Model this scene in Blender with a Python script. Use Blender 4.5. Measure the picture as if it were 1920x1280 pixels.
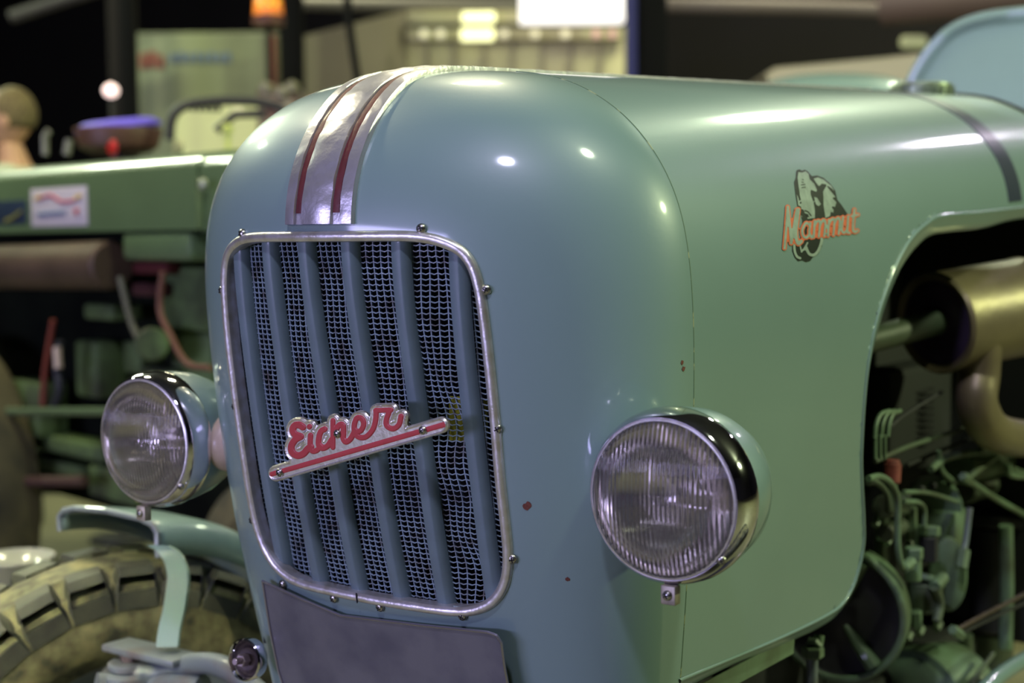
import bpy, bmesh, math, random
import numpy as np
from mathutils import Vector, Matrix, noise
for o in list(bpy.data.objects): bpy.data.objects.remove(o)
C=bpy.context.scene.collection
random.seed(4)
# ------------------------------------------------------------------ camera, world, lights, exposure
f_px=2730.4157; YAW=35.561373; PITCH=4.06152; ROLL=-0.41808
CAM=np.array([1.117443,-1.409385,1.3])
_t,_p,_r=[math.radians(a) for a in (YAW,PITCH,ROLL)]
FW=np.array([-math.sin(_t)*math.cos(_p),math.cos(_t)*math.cos(_p),-math.sin(_p)])
_R=np.array([math.cos(_t),math.sin(_t),0.]);_U=np.cross(_R,FW)
RT=math.cos(_r)*_R+math.sin(_r)*_U;UP=-math.sin(_r)*_R+math.cos(_r)*_U
cd=bpy.data.cameras.new('camera');co=bpy.data.objects.new('camera',cd);C.objects.link(co)
M=Matrix(((RT[0],UP[0],-FW[0],CAM[0]),(RT[1],UP[1],-FW[1],CAM[1]),(RT[2],UP[2],-FW[2],CAM[2]),(0,0,0,1)))
co.matrix_world=M
cd.sensor_width=36;cd.lens=f_px/1920*36;cd.clip_start=.05;cd.clip_end=200
cd.dof.use_dof=True;cd.dof.focus_distance=1.64;cd.dof.aperture_fstop=3.1
bpy.context.scene.camera=co
vs=bpy.context.scene.view_settings
vs.view_transform='Standard';vs.look='None';vs.gamma=1;vs.use_curve_mapping=False;vs.exposure=0.0
w=bpy.data.worlds.new('hall_light');bpy.context.scene.world=w;w.use_nodes=True
w.node_tree.nodes['Background'].inputs[0].default_value=(.60,.64,.76,1);w.node_tree.nodes['Background'].inputs[1].default_value=.12
def area(name,loc,target,size,power,col,shape='DISK',sy=None):
    l=bpy.data.lights.new(name,'AREA');l.energy=power;l.color=col;l.shape=shape;l.size=size
    if sy:l.size_y=sy
    o=bpy.data.objects.new(name,l);C.objects.link(o);o.location=loc
    d=Vector(target)-Vector(loc);o.rotation_euler=d.to_track_quat('-Z','Y').to_euler();return o
WARM=(1,.94,.62);BLUE=(.72,.70,1.0);GRN=(.88,1,.70)
area('spot_or_fill',(1.04,-2.58,4.4),(0,0,1),.30,76,BLUE)
area('spot_or_fill',(2.04,-.28,4.4),(0,.2,1),.26,54,GRN)
area('spot_or_fill',(-1.52,1.74,4.4),(-.6,1.2,0),.5,75,WARM,'RECTANGLE',.22)
area('spot_or_fill',(-.5,5.75,4.4),(-.6,4,0),.3,60,GRN)
area('spot_or_fill',(.88,8.05,4.4),(.9,7,0),.3,50,(.93,.82,1))
area('spot_or_fill',(-6.4,1.0,4.4),(-4,1.5,0),.22,60,GRN)
area('spot_or_fill',(-3.2,.2,4.4),(-2.6,2.5,.6),.5,90,WARM)
area('spot_or_fill',(6.2,4.2,4.3),(.3,.6,1.1),.34,350,(.86,1,.54))
area('spot_or_fill',(-2.9,-2.6,4.3),(-1.15,.0,.4),.2,3,WARM).data.spread=.45  # added narrow fill that brightens the far front tyre
area('spot_or_fill',(.9,-5.2,4.2),(-1.02,.0,.42),.2,4,(1,.95,.6)).data.spread=.22  # added fill from the front for the tyre sidewall
area('spot_or_fill',(2.6,-.6,4.4),(.2,2.4,1.7),.2,2.6,GRN).data.spread=.4  # added narrow green fill on the cowl
area('spot_or_fill',(-6.8,2.9,4.4),(-2,1.2,1.4),.4,150,GRN,'RECTANGLE',.9)
area('front_fill',(-3.0,-10.5,1.5),(0,0,1.1),6.0,600,(.56,.52,1.0),'RECTANGLE',1.1)  # added wide blue fill from the front; no gate stands there
area('spot_or_fill',(-6.5,6.5,4.4),(-6,8,1),1.2,120,(1,.95,.62))
area('spot_or_fill',(-2.8,7.2,4.4),(-4,10.5,1.2),1.0,110,(1,.97,.66))
# ------------------------------------------------------------------ maths helpers (real positions worked out in metres)
def ray(px,py):
    px=np.asarray(px,float)[...,None];py=np.asarray(py,float)[...,None]
    return FW+RT*((px-960)/f_px)+UP*((640-py)/f_px)
def at(px,py,dep): return CAM+ray(px,py)*dep
def on(px,py,axis,val):
    r=ray(px,py);return CAM+r*((val-CAM[axis])/r[...,axis])[...,None]
def onplane(px,py,P,n):
    r=ray(px,py);return CAM+r*((np.dot(np.asarray(P)-CAM,n))/(r@np.asarray(n)))[...,None]
SXc=[0.30935,0.3261,0.34232,0.35312,0.34578,0.30188,0.23211,0.13605,0.]
SZc=[0.79045,0.93291,1.08463,1.22531,1.33479,1.4098,1.46668,1.50092,1.50092]
CYc=[-0.11132,-0.1506,-0.17738,-0.20674,-0.21804,-0.19363,-0.14728,-0.08799,0.]
CZc=[0.8147,0.95026,1.09558,1.22845,1.33049,1.40215,1.45909,1.49591,1.50092]
P0,P1,P2=2.907,1.0945,2.62;SIG=.057016;WID=.038125;WID2=.0032962
def bspl(n,t,k=3):
    kn=np.concatenate([[0]*k,np.linspace(0,1,n-k+1),[1]*k]);t=np.clip(t,0,1-1e-9)
    N=[((t>=kn[i])&(t<kn[i+1])).astype(float) for i in range(len(kn)-1)]
    for d in range(1,k+1):
        M=[]
        for i in range(len(kn)-1-d):
            a=kn[i+d]-kn[i];b=kn[i+d+1]-kn[i+1];v=0
            if a>0:v=v+(t-kn[i])/a*N[i]
            if b>0:v=v+(kn[i+d+1]-t)/b*N[i+1]
            M.append(v)
        N=M
    return np.stack(N,-1)
def prof(V):
    B=bspl(9,np.maximum(V,0));n=np.minimum(V,0)   # linear continuation below V=0
    SX=B@SXc+n*.35;SZ=B@SZc+n*3.0;CY=B@CYc-n*-0+n*-.0;CZ=B@CZc+n*3.1
    CY=CY-n*.9
    Vc=np.maximum(V,0)
    p=P0*(1-Vc)**2+P1*2*Vc*(1-Vc)+P2*Vc**2
    ys=-.066064*(Vc-.4)+.15851*(Vc-.4)**2
    ys=ys*np.where(Vc>.85,np.clip((1-Vc)/.15,0,1),1)
    return SX,SZ,CY,CZ,2/np.clip(p,1.9,5),ys
def nose_rows(V,nt=1601):
    SX,SZ,CY,CZ,e,ys=[a[:,None] for a in prof(V)]
    th=np.linspace(-np.pi/2,np.pi/2,nt);s=np.sin(th);w=np.abs(np.cos(th))**e
    return np.stack([SX*np.sign(s)*np.abs(s)**e,ys+(CY-ys)*w,SZ+(CZ-SZ)*w],-1)
def nose_grid(V,n):
    out=[]
    for r in nose_rows(V):
        L=np.concatenate([[0],np.cumsum(np.linalg.norm(np.diff(r,axis=0),axis=1))]);u=np.linspace(0,L[-1],n)
        out.append(np.stack([np.interp(u,L,r[:,k]) for k in range(3)],-1))
    return np.array(out)
_NR=nose_rows(np.linspace(-.08,.9,160),801)
def nose_y(x,z):
    yy=np.array([np.interp(x,r[:,0],r[:,1]) for r in _NR]);zz=np.array([np.interp(x,r[:,0],r[:,2]) for r in _NR])
    return float(np.interp(z,zz,yy))
_VS=np.linspace(-.12,.999,900);_SX,_SZ=prof(_VS)[:2]
def side_x(y,z):
    return np.interp(np.asarray(z)-SIG*np.asarray(y),_SZ,_SX)*(1+WID*np.asarray(y)+WID2*np.asarray(y)**2)
def on_side(px,py):
    x=np.full(np.shape(px),.35)
    r=ray(px,py)
    for _ in range(14):
        P=CAM+r*((x-CAM[0])/r[...,0])[...,None];x=side_x(P[...,1],P[...,2])
    return P
# ------------------------------------------------------------------ materials
def srgb(r,g,b):
    f=lambda c:(c/255/12.92 if c/255<=.04045 else ((c/255+.055)/1.055)**2.4)
    return (f(r),f(g),f(b))
def mat(name,col,rough=.5,metal=0,coat=0,var=0,vscale=6,bump=0,bscale=40,col2=None,emit=0,spec=.5,thr=None,coatr=.05):
    m=bpy.data.materials.new(name);m.use_nodes=True;nt=m.node_tree;b=nt.nodes['Principled BSDF']
    b.inputs['Base Color'].default_value=(*col,1);b.inputs['Roughness'].default_value=rough;b.inputs['Metallic'].default_value=metal
    b.inputs['Coat Weight'].default_value=coat;b.inputs['Coat Roughness'].default_value=coatr;b.inputs['Specular IOR Level'].default_value=spec
    tc=nt.nodes.new('ShaderNodeTexCoord')
    if var or col2:
        n=nt.nodes.new('ShaderNodeTexNoise');n.inputs['Scale'].default_value=vscale;n.inputs['Detail'].default_value=6;nt.links.new(tc.outputs['Object'],n.inputs['Vector'])
        r=nt.nodes.new('ShaderNodeValToRGB');c2=col2 or tuple(c*(1-var) for c in col)
        lo,hi=thr or (.35,.65)
        r.color_ramp.elements[0].position=lo;r.color_ramp.elements[1].position=hi
        r.color_ramp.elements[0].color=(*c2,1);r.color_ramp.elements[1].color=(*col,1)
        nt.links.new(n.outputs['Fac'],r.inputs[0]);nt.links.new(r.outputs[0],b.inputs['Base Color'])
    if bump:
        n=nt.nodes.new('ShaderNodeTexNoise');n.inputs['Scale'].default_value=bscale;n.inputs['Detail'].default_value=4;nt.links.new(tc.outputs['Object'],n.inputs['Vector'])
        bp=nt.nodes.new('ShaderNodeBump');bp.inputs['Strength'].default_value=bump;bp.inputs['Distance'].default_value=.002
        nt.links.new(n.outputs['Fac'],bp.inputs['Height']);nt.links.new(bp.outputs[0],b.inputs['Normal'])
    if emit:
        b.inputs['Emission Color'].default_value=(*col,1);b.inputs['Emission Strength'].default_value=emit
    return m
PAINT=mat('turquoise_paint',(.188,.282,.272),.42,0,.75,.06,3.0,.04,160,coatr=.09)
PAINTB=mat('turquoise_paint_bars',(.135,.195,.215),.5,0,.2,.12,30,.1,120)
PAINTM=mat('mesh_paint',(.19,.26,.31),.55,0,.1,.3,60,col2=(.09,.085,.08),thr=(.3,.5))
GPAINT=mat('engine_green',(.13,.20,.125),.5,0,.15,.35,12,.2,60,col2=(.07,.09,.05),thr=(.3,.6))
GDIRTY=mat('oily_green',(.07,.10,.06),.55,0,.1,.5,9,.2,60,col2=(.05,.05,.035),thr=(.35,.6))
OLD=mat('old_tractor_green',(.095,.155,.068),.4,0,.5,.15,3,coatr=.1)
OLDD=mat('old_green_dirty',(.10,.17,.05),.65,0,0,.5,6,col2=(.03,.04,.015))
CHROME=mat('chrome',(.80,.79,.84),.06,1,0,.1,30,col2=(.55,.54,.52),thr=(.2,.5))
ALU=mat('worn_aluminium',(.62,.60,.64),.33,.75,0,.2,35,.5,60,col2=(.54,.52,.53),thr=(.3,.62))
ALUF=mat('frame_aluminium',(.72,.70,.70),.34,.75,0,.2,60,.3,120,col2=(.55,.52,.44),thr=(.3,.6))
BADGE=mat('badge_silver',(.78,.76,.68),.36,.85,0,.15,120,.2,200,col2=(.60,.57,.50),thr=(.25,.5))
REDE=mat('red_enamel',srgb(186,62,66),.45,0,.1,.12,40)
REDS=mat('dark_red_inlay',srgb(98,34,38),.5,0,.1,.25,50,.3,100)
STEEL=mat('screw_steel',(.55,.53,.50),.3,1,0,.3,200)
BLACK=mat('black_rubber',(.012,.012,.013),.6)
VOID=mat('dark_void',(.006,.006,.007),.8)  # near-black that paints unlit hollows, gaps and recesses
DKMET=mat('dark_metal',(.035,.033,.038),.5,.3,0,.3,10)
ROD=mat('brown_rod_metal',(.09,.06,.045),.5,.4,0,.4,60)
REDC=mat('faded_red_cap',(.26,.06,.05),.5,0,0,.3,60)
RUST=mat('rust',srgb(112,60,46),.8,0,0,.4,400)
PLATE=mat('plate_grey',(.135,.135,.145),.45,0,.1,.2,9,col2=(.085,.085,.105),thr=(.42,.58))
PLEDGE=mat('plate_edge',(.4,.38,.42),.35,.9)
NAVY=mat('dark_band',srgb(44,52,72),.4,0,.5)
BRASS=mat('heat_stained_steel',(.23,.185,.10),.42,.45,0,.4,5,.25,50,col2=(.13,.095,.065),thr=(.35,.6))
MUFC=mat('muffler_cap',(.075,.05,.10),.45,.5,0,.4,12)
TYRE=mat('tyre_dusty',(.215,.205,.095),.75,0,0,.5,22,.3,60,col2=(.03,.032,.018),thr=(.35,.65))
TYRED=mat('tyre_tread',(.06,.065,.04),.7,0,0,.5,14,.3,60,col2=(.025,.027,.02))
GREYP=mat('grey_blue_paint',(.115,.14,.16),.5,0,.2,.35,18,.2,60,col2=(.10,.09,.09),thr=(.3,.5))
# ------------------------------------------------------------------ object helpers
def tag(o,label=None,cat=None,group=None,kind=None):
    if label:o['label']=label
    if cat:o['category']=cat
    if group:o['group']=group
    if kind:o['kind']=kind
    return o
def empty(name,loc,label=None,cat=None,group=None):
    o=bpy.data.objects.new(name,None);C.objects.link(o);o.location=loc;o.empty_display_size=.1;o['_l']=0
    del o['_l'];return tag(o,label,cat,group)
def wloc(o):
    v=Vector((0,0,0))
    while o:
        v=v+o.location;o=o.parent
    return v
def link(name,me,m,parent=None,smooth=True,angle=None):
    for mm in (m if isinstance(m,(list,tuple)) else [m]): me.materials.append(mm)
    o=bpy.data.objects.new(name,me);C.objects.link(o)
    if smooth:
        me.polygons.foreach_set('use_smooth',[True]*len(me.polygons))
        if angle is not None:
            me.set_sharp_from_angle(angle=math.radians(angle))
    if parent:
        o.parent=parent;o.matrix_parent_inverse=(Matrix.Translation(-parent.location) if parent.type=='EMPTY' else Matrix.Identity(4))
    return o
def mk(name,v,f,m,parent=None,smooth=True,angle=35,fm=None):
    me=bpy.data.meshes.new(name);me.from_pydata([tuple(map(float,p)) for p in v],[],[tuple(map(int,q)) for q in f])
    bm=bmesh.new();bm.from_mesh(me);bmesh.ops.recalc_face_normals(bm,faces=bm.faces);bm.to_mesh(me);bm.free()
    if fm is not None: me.polygons.foreach_set('material_index',fm)
    return link(name,me,m,parent,smooth,angle)
class MB:
    def __init__(s): s.v=[];s.f=[];s.m=[]
    def add(s,v,f,mi=0):
        n=len(s.v);s.v+=[tuple(map(float,p)) for p in v];s.f+=[tuple(int(i)+n for i in q) for q in f];s.m+=[mi]*len(f);return s
    def box(s,c,sz,R=None,mi=0,ch=0):
        c=np.array(c,float);h=np.array(sz,float)/2;R=np.eye(3) if R is None else np.array(R,float)  # rows: axes
        b=min(ch,*(h*.9)) if ch else 0
        if not b:
            v=[c+R.T@(h*np.array(k)) for k in [(-1,-1,-1),(1,-1,-1),(1,1,-1),(-1,1,-1),(-1,-1,1),(1,-1,1),(1,1,1),(-1,1,1)]]
            return s.add(v,[(0,3,2,1),(4,5,6,7),(0,1,5,4),(1,2,6,5),(2,3,7,6),(3,0,4,7)],mi)
        bm=bmesh.new();bmesh.ops.create_cube(bm,size=1)
        for q in bm.verts:q.co=Vector((q.co.x*2*h[0],q.co.y*2*h[1],q.co.z*2*h[2]))
        bmesh.ops.bevel(bm,geom=list(bm.edges),offset=b,segments=2,affect='EDGES',profile=.5)
        bm.verts.index_update();v=[c+R.T@np.array(q.co) for q in bm.verts];f=[[q.index for q in ff.verts] for ff in bm.faces];bm.free()
        return s.add(v,f,mi)
    def tube(s,P,r,n=12,mi=0,caps=True):
        P=np.array(P,float);k=len(P);r=np.full(k,r) if np.isscalar(r) else np.array(r,float)
        T=np.gradient(P,axis=0);T/=np.linalg.norm(T,axis=1)[:,None]+1e-12
        a=np.array([0,0,1.]) if abs(T[0][2])<.9 else np.array([1.,0,0]);u=np.cross(T[0],a);u/=np.linalg.norm(u)
        v=[];f=[]
        for i in range(k):
            u=u-T[i]*(u@T[i]);u/=np.linalg.norm(u);w=np.cross(T[i],u)
            for j in range(n):
                t=2*math.pi*j/n;v.append(P[i]+r[i]*(math.cos(t)*u+math.sin(t)*w))
        for i in range(k-1):
            for j in range(n): f.append((i*n+j,i*n+(j+1)%n,(i+1)*n+(j+1)%n,(i+1)*n+j))
        if caps:f.append(tuple(range(n-1,-1,-1)));f.append(tuple((k-1)*n+j for j in range(n)))
        return s.add(v,f,mi)
    def lathe(s,c,ax,prof,n=48,mi=0,cap=False):
        """prof: (distance along axis, radius)"""
        c=np.array(c,float);ax=np.array(ax,float);ax/=np.linalg.norm(ax)
        a=np.array([0,0,1.]) if abs(ax[2])<.9 else np.array([1.,0,0]);u=np.cross(ax,a);u/=np.linalg.norm(u);w=np.cross(ax,u)
        v=[];f=[];k=len(prof)
        for d,r in prof:
            for j in range(n):
                t=2*math.pi*j/n;v.append(c+ax*d+max(r,1e-5)*(math.cos(t)*u+math.sin(t)*w))
        for i in range(k-1):
            for j in range(n): f.append((i*n+j,i*n+(j+1)%n,(i+1)*n+(j+1)%n,(i+1)*n+j))
        if cap:f.append(tuple(range(n)));f.append(tuple((k-1)*n+j for j in range(n)))
        return s.add(v,f,mi)
    def cyl(s,a,b,r,n=24,mi=0,ch=.0):
        a=np.array(a,float);b=np.array(b,float);L=np.linalg.norm(b-a)
        ch=ch or min(r*.12,L*.2)
        return s.lathe(a,b-a,[(0,0),(0,r-ch),(ch,r),(L-ch,r),(L,r-ch),(L,0)],n,mi)
    def grid(s,G,mi=0,closed=False):
        a,b=len(G),len(G[0]);v=[p for r in G for p in r];f=[]
        for i in range(a-1):
            for j in range(b if closed else b-1): f.append((i*b+j,i*b+(j+1)%b,(i+1)*b+(j+1)%b,(i+1)*b+j))
        return s.add(v,f,mi)
    def build(s,name,m,parent=None,smooth=True,angle=35,raw=False):
        if raw:
            me=bpy.data.meshes.new(name);me.from_pydata(s.v,[],s.f);me.polygons.foreach_set('material_index',s.m);return link(name,me,m,parent,smooth,angle)
        return mk(name,s.v,s.f,m,parent,smooth,angle,s.m)
def smooth_path(P,n=40):
    P=np.array(P,float);k=len(P)
    if k==2: return np.linspace(P[0],P[1],3)
    t=np.linspace(0,k-1,n);Q=[]
    E=np.vstack([2*P[0]-P[1],P,2*P[-1]-P[-2]])
    for x in t:
        i=min(int(x),k-2);u=x-i;a,b,c,d=E[i],E[i+1],E[i+2],E[i+3]
        Q.append(.5*((2*b)+(-a+c)*u+(2*a-5*b+4*c-d)*u*u+(-a+3*b-3*c+d)*u**3))
    return np.array(Q)
# --- flat shapes given as a signed distance, cut out of a fine grid whose border follows the outline
def seg_d(P,a,b):
    a=np.array(a,float);b=np.array(b,float);ab=b-a
    t=np.clip(((P-a)@ab)/max(ab@ab,1e-9),0,1)[...,None];return np.linalg.norm(P-a-t*ab,axis=-1)
def stroke_sdf(P,strokes,grow=0):
    d=np.full(P.shape[:-1],1e9)
    for pts,r in strokes:
        pts=smooth_path(pts,len(pts)*4) if len(pts)>2 else np.array(pts,float)
        if len(pts)==1: d=np.minimum(d,np.linalg.norm(P-pts[0],axis=-1)-r-grow);continue
        for a,b in zip(pts[:-1],pts[1:]): d=np.minimum(d,seg_d(P,a,b)-r-grow)
    return d
def poly_sdf(P,poly):
    d=np.full(P.shape[:-1],1e9);ins=np.zeros(P.shape[:-1],bool);n=len(poly)
    for i in range(n):
        a=poly[i];b=poly[(i+1)%n];d=np.minimum(d,seg_d(P,a,b))
        if a[1]!=b[1]:
            c=((a[1]>P[...,1])!=(b[1]>P[...,1]))&(P[...,0]<(b[0]-a[0])*(P[...,1]-a[1])/(b[1]-a[1])+a[0]);ins^=c
    return np.where(ins,-d,d)
def cut_sheet(fn,bounds,cell,tomap,name,m,parent,height=None):
    x0,y0,x1,y1=bounds;X,Y=np.meshgrid(np.arange(x0,x1+cell,cell),np.arange(y0,y1+cell,cell));P=np.stack([X,Y],-1).astype(float)
    d=fn(P)
    for _ in range(2):
        e=cell*.1;gx=(fn(P+[e,0])-fn(P-[e,0]))/(2*e);gy=(fn(P+[0,e])-fn(P-[0,e]))/(2*e)
        g=np.stack([gx,gy],-1);near=(np.abs(d)<cell*.75)[...,None]
        P=P-np.where(near,g*d[...,None],0);d=fn(P)
    keep=d<cell*.12
    q=keep[:-1,:-1]&keep[1:,:-1]&keep[:-1,1:]&keep[1:,1:]
    idx=-np.ones(d.shape,int);used=np.zeros(d.shape,bool)
    ii,jj=np.nonzero(q)
    for a,b in ((0,0),(1,0),(0,1),(1,1)): used[ii+a,jj+b]=True
    idx[used]=np.arange(used.sum());W=tomap(P[used],(height(-d[used]) if height else 0))
    F=[(idx[i,j],idx[i,j+1],idx[i+1,j+1],idx[i+1,j]) for i,j in zip(ii,jj)]
    # corner triangles
    k3=keep[:-1,:-1].astype(int)+keep[1:,:-1]+keep[:-1,1:]+keep[1:,1:]
    for i,j in zip(*np.nonzero(k3==3)):
        c=[(i,j),(i,j+1),(i+1,j+1),(i+1,j)];c=[x for x in c if keep[x]]
        if all(idx[x]>=0 for x in c):F.append(tuple(idx[x] for x in c))
    return mk(name,W,F,m,parent,True,50)
# ------------------------------------------------------------------ the hall shell
def struct(name,mb,m): return tag(mb.build(name,m,None,False),kind='structure')
FLOOR=mat('hall_floor',srgb(122,119,92),.5,0,.1,.2,1.5)
DARKW=mat('dark_wall',(.008,.007,.0075),.8,0,0,.3,.6)
DARKC=mat('dark_ceiling',(.02,.02,.02),.8)
struct('floor',MB().box((-4,4,-.05),(34,34,.1)),FLOOR)
struct('ceiling',MB().box((-4,4,4.95),(34,34,.1)),DARKC)
struct('wall_back',MB().box((-4,12.6,2.45),(34,.2,4.9)),DARKW)
struct('wall_left',MB().box((-20.9,4,2.45),(.2,34,4.9)),DARKW)
struct('wall_right',MB().box((12.9,4,2.45),(.2,34,4.9)),DARKW)
struct('wall_front',MB().box((-4,-12.9,2.45),(34,.2,4.9)),DARKW)
# ------------------------------------------------------------------ the tractor in front
TR=empty('tractor',(0,.8,0),'turquoise vintage tractor in the foreground with rounded nose and red script badge','tractor')

# nose: one pressed sheet, with the grille opening cut out
GO=[(0,1.303),(.05,1.303),(.1,1.303),(.13,1.3015),(.152,1.297),(.172,1.288),(.184,1.274),(.191,1.252),(.1945,1.22),(.1965,1.17),(.197,1.1),(.196,1.04),(.196,.985),(.194,.95),(.187,.922),(.172,.9),(.15,.886),(.12,.879),(.06,.877),(0,.876)]
_h=smooth_path(GO,90)
GOUT=np.vstack([_h,np.stack([-_h[::-1][1:-1,0],_h[::-1][1:-1,1]],-1)])   # closed outline in x,z
VR=np.concatenate([np.linspace(-.045,0,8)[:-1],np.linspace(0,.4,64)[:-1],np.linspace(.4,.9995,110)])
NG=nose_grid(VR,231)
xz=NG[...,[0,2]];front=NG[...,1]<-.05
sd=poly_sdf(xz,GOUT);sd[~front]=1
cen=.25*(sd[:-1,:-1]+sd[1:,:-1]+sd[:-1,1:]+sd[1:,1:])
a,b=NG.shape[:2];idx=np.arange(a*b).reshape(a,b)
ii,jj=np.nonzero(cen>0)
nose=mk('nose_panel',NG.reshape(-1,3),[(idx[i,j],idx[i,j+1],idx[i+1,j+1],idx[i+1,j]) for i,j in zip(ii,jj)],PAINT,TR,True,None)
tag(nose,'rounded blue-green nose panel around the grille')
# bonnet: arched sheet behind the nose, its right-hand side cut away around the engine
C1=[(.052,.789),(.061,.789),(.194,.782),(.284,.778),(.382,.775),(.47,.7745),(.519,.779),(.55,.796),(.567,.825),(.571,.86),(.557,.902),(.536,.95),(.520,1.0),(.509,1.079),(.512,1.137),(.529,1.19),(.563,1.236),(.604,1.273),(.65,1.300),(.71,1.32),(.769,1.332),(.948,1.339),(1.176,1.349),(1.55,1.366)]
C2=[(.052,.762),(.10,.762),(.228,.761),(.31,.755),(.389,.751),(.49,.749),(.537,.755),(.578,.776),(.602,.81),(.610,.85),(.592,.905),(.572,.955),(.557,1.0),(.549,1.076),(.553,1.128),(.582,1.187),(.618,1.230),(.655,1.258),(.700,1.280),(.76,1.298),(.85,1.304),(1.003,1.31),(1.171,1.325),(1.55,1.342)]
c1=smooth_path(C1,260);c2=smooth_path(C2,260)
YE=1.52
Vb=np.concatenate([np.linspace(-.03,.0,26)[:-1],np.linspace(0,.62,150)[:-1],np.linspace(.62,.97,40)[:-1],np.linspace(.97,.9998,8)])
SXb,SZb,_,_,_,YSb=prof(Vb)
Yb=np.linspace(0,1,300)
hole=list(map(tuple,c1[::2]))+[tuple(c1[-1])]+[(2,1.38),(2,.2),(-.5,.2),(-.5,.789)]
def bonnet_sheet(sgn,cut):
    Y=YSb[:,None]+.0016+(YE-YSb[:,None]-.0016)*Yb[None,:]
    Z=SZb[:,None]+SIG*Y*np.ones_like(Y);P=np.stack([Y,Z],-1)
    if cut:
        d=poly_sdf(P,hole);e=.0005
        g=np.stack([(poly_sdf(P+[e,0],hole)-poly_sdf(P-[e,0],hole)),(poly_sdf(P+[0,e],hole)-poly_sdf(P-[0,e],hole))],-1)/(2*e)
        near=(np.abs(d)<.0036)&(Yb[None,:]>.001);P=P-np.where(near[...,None],g*d[...,None],0)
        d=poly_sdf(P,hole);keep=d>-.0006
    else: keep=np.ones(Y.shape,bool)
    # row base width (so the crown closes at x=0) plus lookup where the point slid along the outline
    X=np.where(SZb[:,None]>1.44,SXb[:,None]*(1+WID*P[...,0]+WID2*P[...,0]**2),side_x(P[...,0],P[...,1]))
    G=np.stack([sgn*X,P[...,0],P[...,1]],-1);a,b=Y.shape;idx=np.arange(a*b).reshape(a,b)
    k=keep[:-1,:-1].astype(int)+keep[1:,:-1]+keep[:-1,1:]+keep[1:,1:]
    F=[]
    for i,j in zip(*np.nonzero(k>=3)):
        c=[x for x in ((i,j),(i,j+1),(i+1,j+1),(i+1,j)) if keep[x]];F.append(tuple(idx[x] for x in c))
    return G.reshape(-1,3),F
bv,bf=bonnet_sheet(1,True);bv2,bf2=bonnet_sheet(-1,False)
bn=MB().add(bv,bf).add(bv2,bf2)
me=bpy.data.meshes.new('bonnet');me.from_pydata(bn.v,[],bn.f)
bm=bmesh.new();bm.from_mesh(me);bmesh.ops.delete(bm,geom=[v for v in bm.verts if not v.link_faces],context='VERTS')
bmesh.ops.remove_doubles(bm,verts=bm.verts,dist=.0004);bmesh.ops.recalc_face_normals(bm,faces=bm.faces);bm.to_mesh(me);bm.free()
bonnet=link('bonnet',me,PAINT,TR);tag(bonnet,'long turquoise bonnet with engine cut-out')
# rolled flange round the cut-out
n=len(c1);rows=[]
for t,dx in ((0,-.0015),(.03,.0014),(.10,.0022),(.18,.0012),(.28,-.001),(.5,-.004),(.8,-.0085),(.97,-.013),(1.,-.018),(.97,-.024)):
    q=c1*(1-t)+c2*t;x=side_x(q[:,0],q[:,1])+dx;rows.append(np.stack([x,q[:,0],q[:,1]],-1))
MB().grid(rows).build('flange',PAINT,bonnet,angle=None)
# the seam bead between nose and bonnet (chipped filler)
sv=np.linspace(-.03,.94,150);a1,a2,_,_,_,a5=prof(sv)
SEAM=mat('seam_filler',(.09,.15,.10),.7,0,0,.6,70,col2=(.34,.36,.20),thr=(.40,.46))
MB().tube(np.stack([a1-.0008,a5+.0008,a2],-1),.0013,6).build('seam_bead',SEAM,bonnet)
# radiator face, black to paint the unlit hollow behind the grille
MB().box((0,-.055,1.08),(.50,.02,.62)).build('radiator',VOID,TR,False)
MB().box((.136,-.122,1.098),(.052,.003,.05)).build('radiator_label',mat('yellow_sticker',srgb(205,200,70),.5),TR,False)
# ------------------------------------------------------------------ grille
fr=[];nG=len(GOUT);T=np.roll(GOUT,-1,0)-np.roll(GOUT,1,0);T/=np.linalg.norm(T,axis=1)[:,None];Nn=np.stack([T[:,1],-T[:,0]],-1)
cen=GOUT.mean(0);sg=np.sign(((GOUT-cen)*Nn).sum(1).mean());Nn*=sg
for off,h in ((.0062,-.002),(.0062,.0012),(.0052,.0036),(.0028,.0052),(0,.0056),(-.0028,.0048),(-.005,.003),(-.006,-.001),(-.006,-.012)):
    row=[]
    for p,nn_ in zip(GOUT,Nn):
        x,z=p+nn_*off;x0,z0=p;row.append((x,nose_y(x0,z0)-h,z))
    fr.append(row)
frame=MB().grid(fr,closed=True).build('grille_frame',ALUF,TR);tag(frame,'worn aluminium grille surround')
gx,gz=-.0237,.8756
MB().tube([(gx,nose_y(gx,gz)-.0061,gz+.0062),(gx+.0008,nose_y(gx,gz)-.0064,gz),(gx,nose_y(gx,gz)-.0045,gz-.0058)],.0009,6).build('joint_gap',VOID,frame)
# bars
def clipz(x):
    zz=np.linspace(.86,1.31,400);d=poly_sdf(np.stack([np.full(400,x),zz],-1),GOUT);i=zz[d<-.0005];return i.min(),i.max()
for k in range(6):
    x=(k-2.5)*.0655;z0,z1=clipz(x);z0-=.004;z1+=.004;rows=[]
    for s_ in np.linspace(0,1,40):
        z=z0+(z1-z0)*s_;y=nose_y(x,z)+.006;wv=.0004*math.sin(9*s_+k)
        rows.append([(x-.0095+wv,y+.010,z),(x-.0090+wv,y+.0012,z),(x-.0075+wv,y,z),(x+.0035+wv,y-.0006,z),(x+.0055+wv,y+.0004,z),(x+.0105+wv,y+.0070,z),(x+.0105+wv,y+.012,z)])
    MB().grid(rows).build('grille_bar',PAINTB,TR,angle=40)
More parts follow.
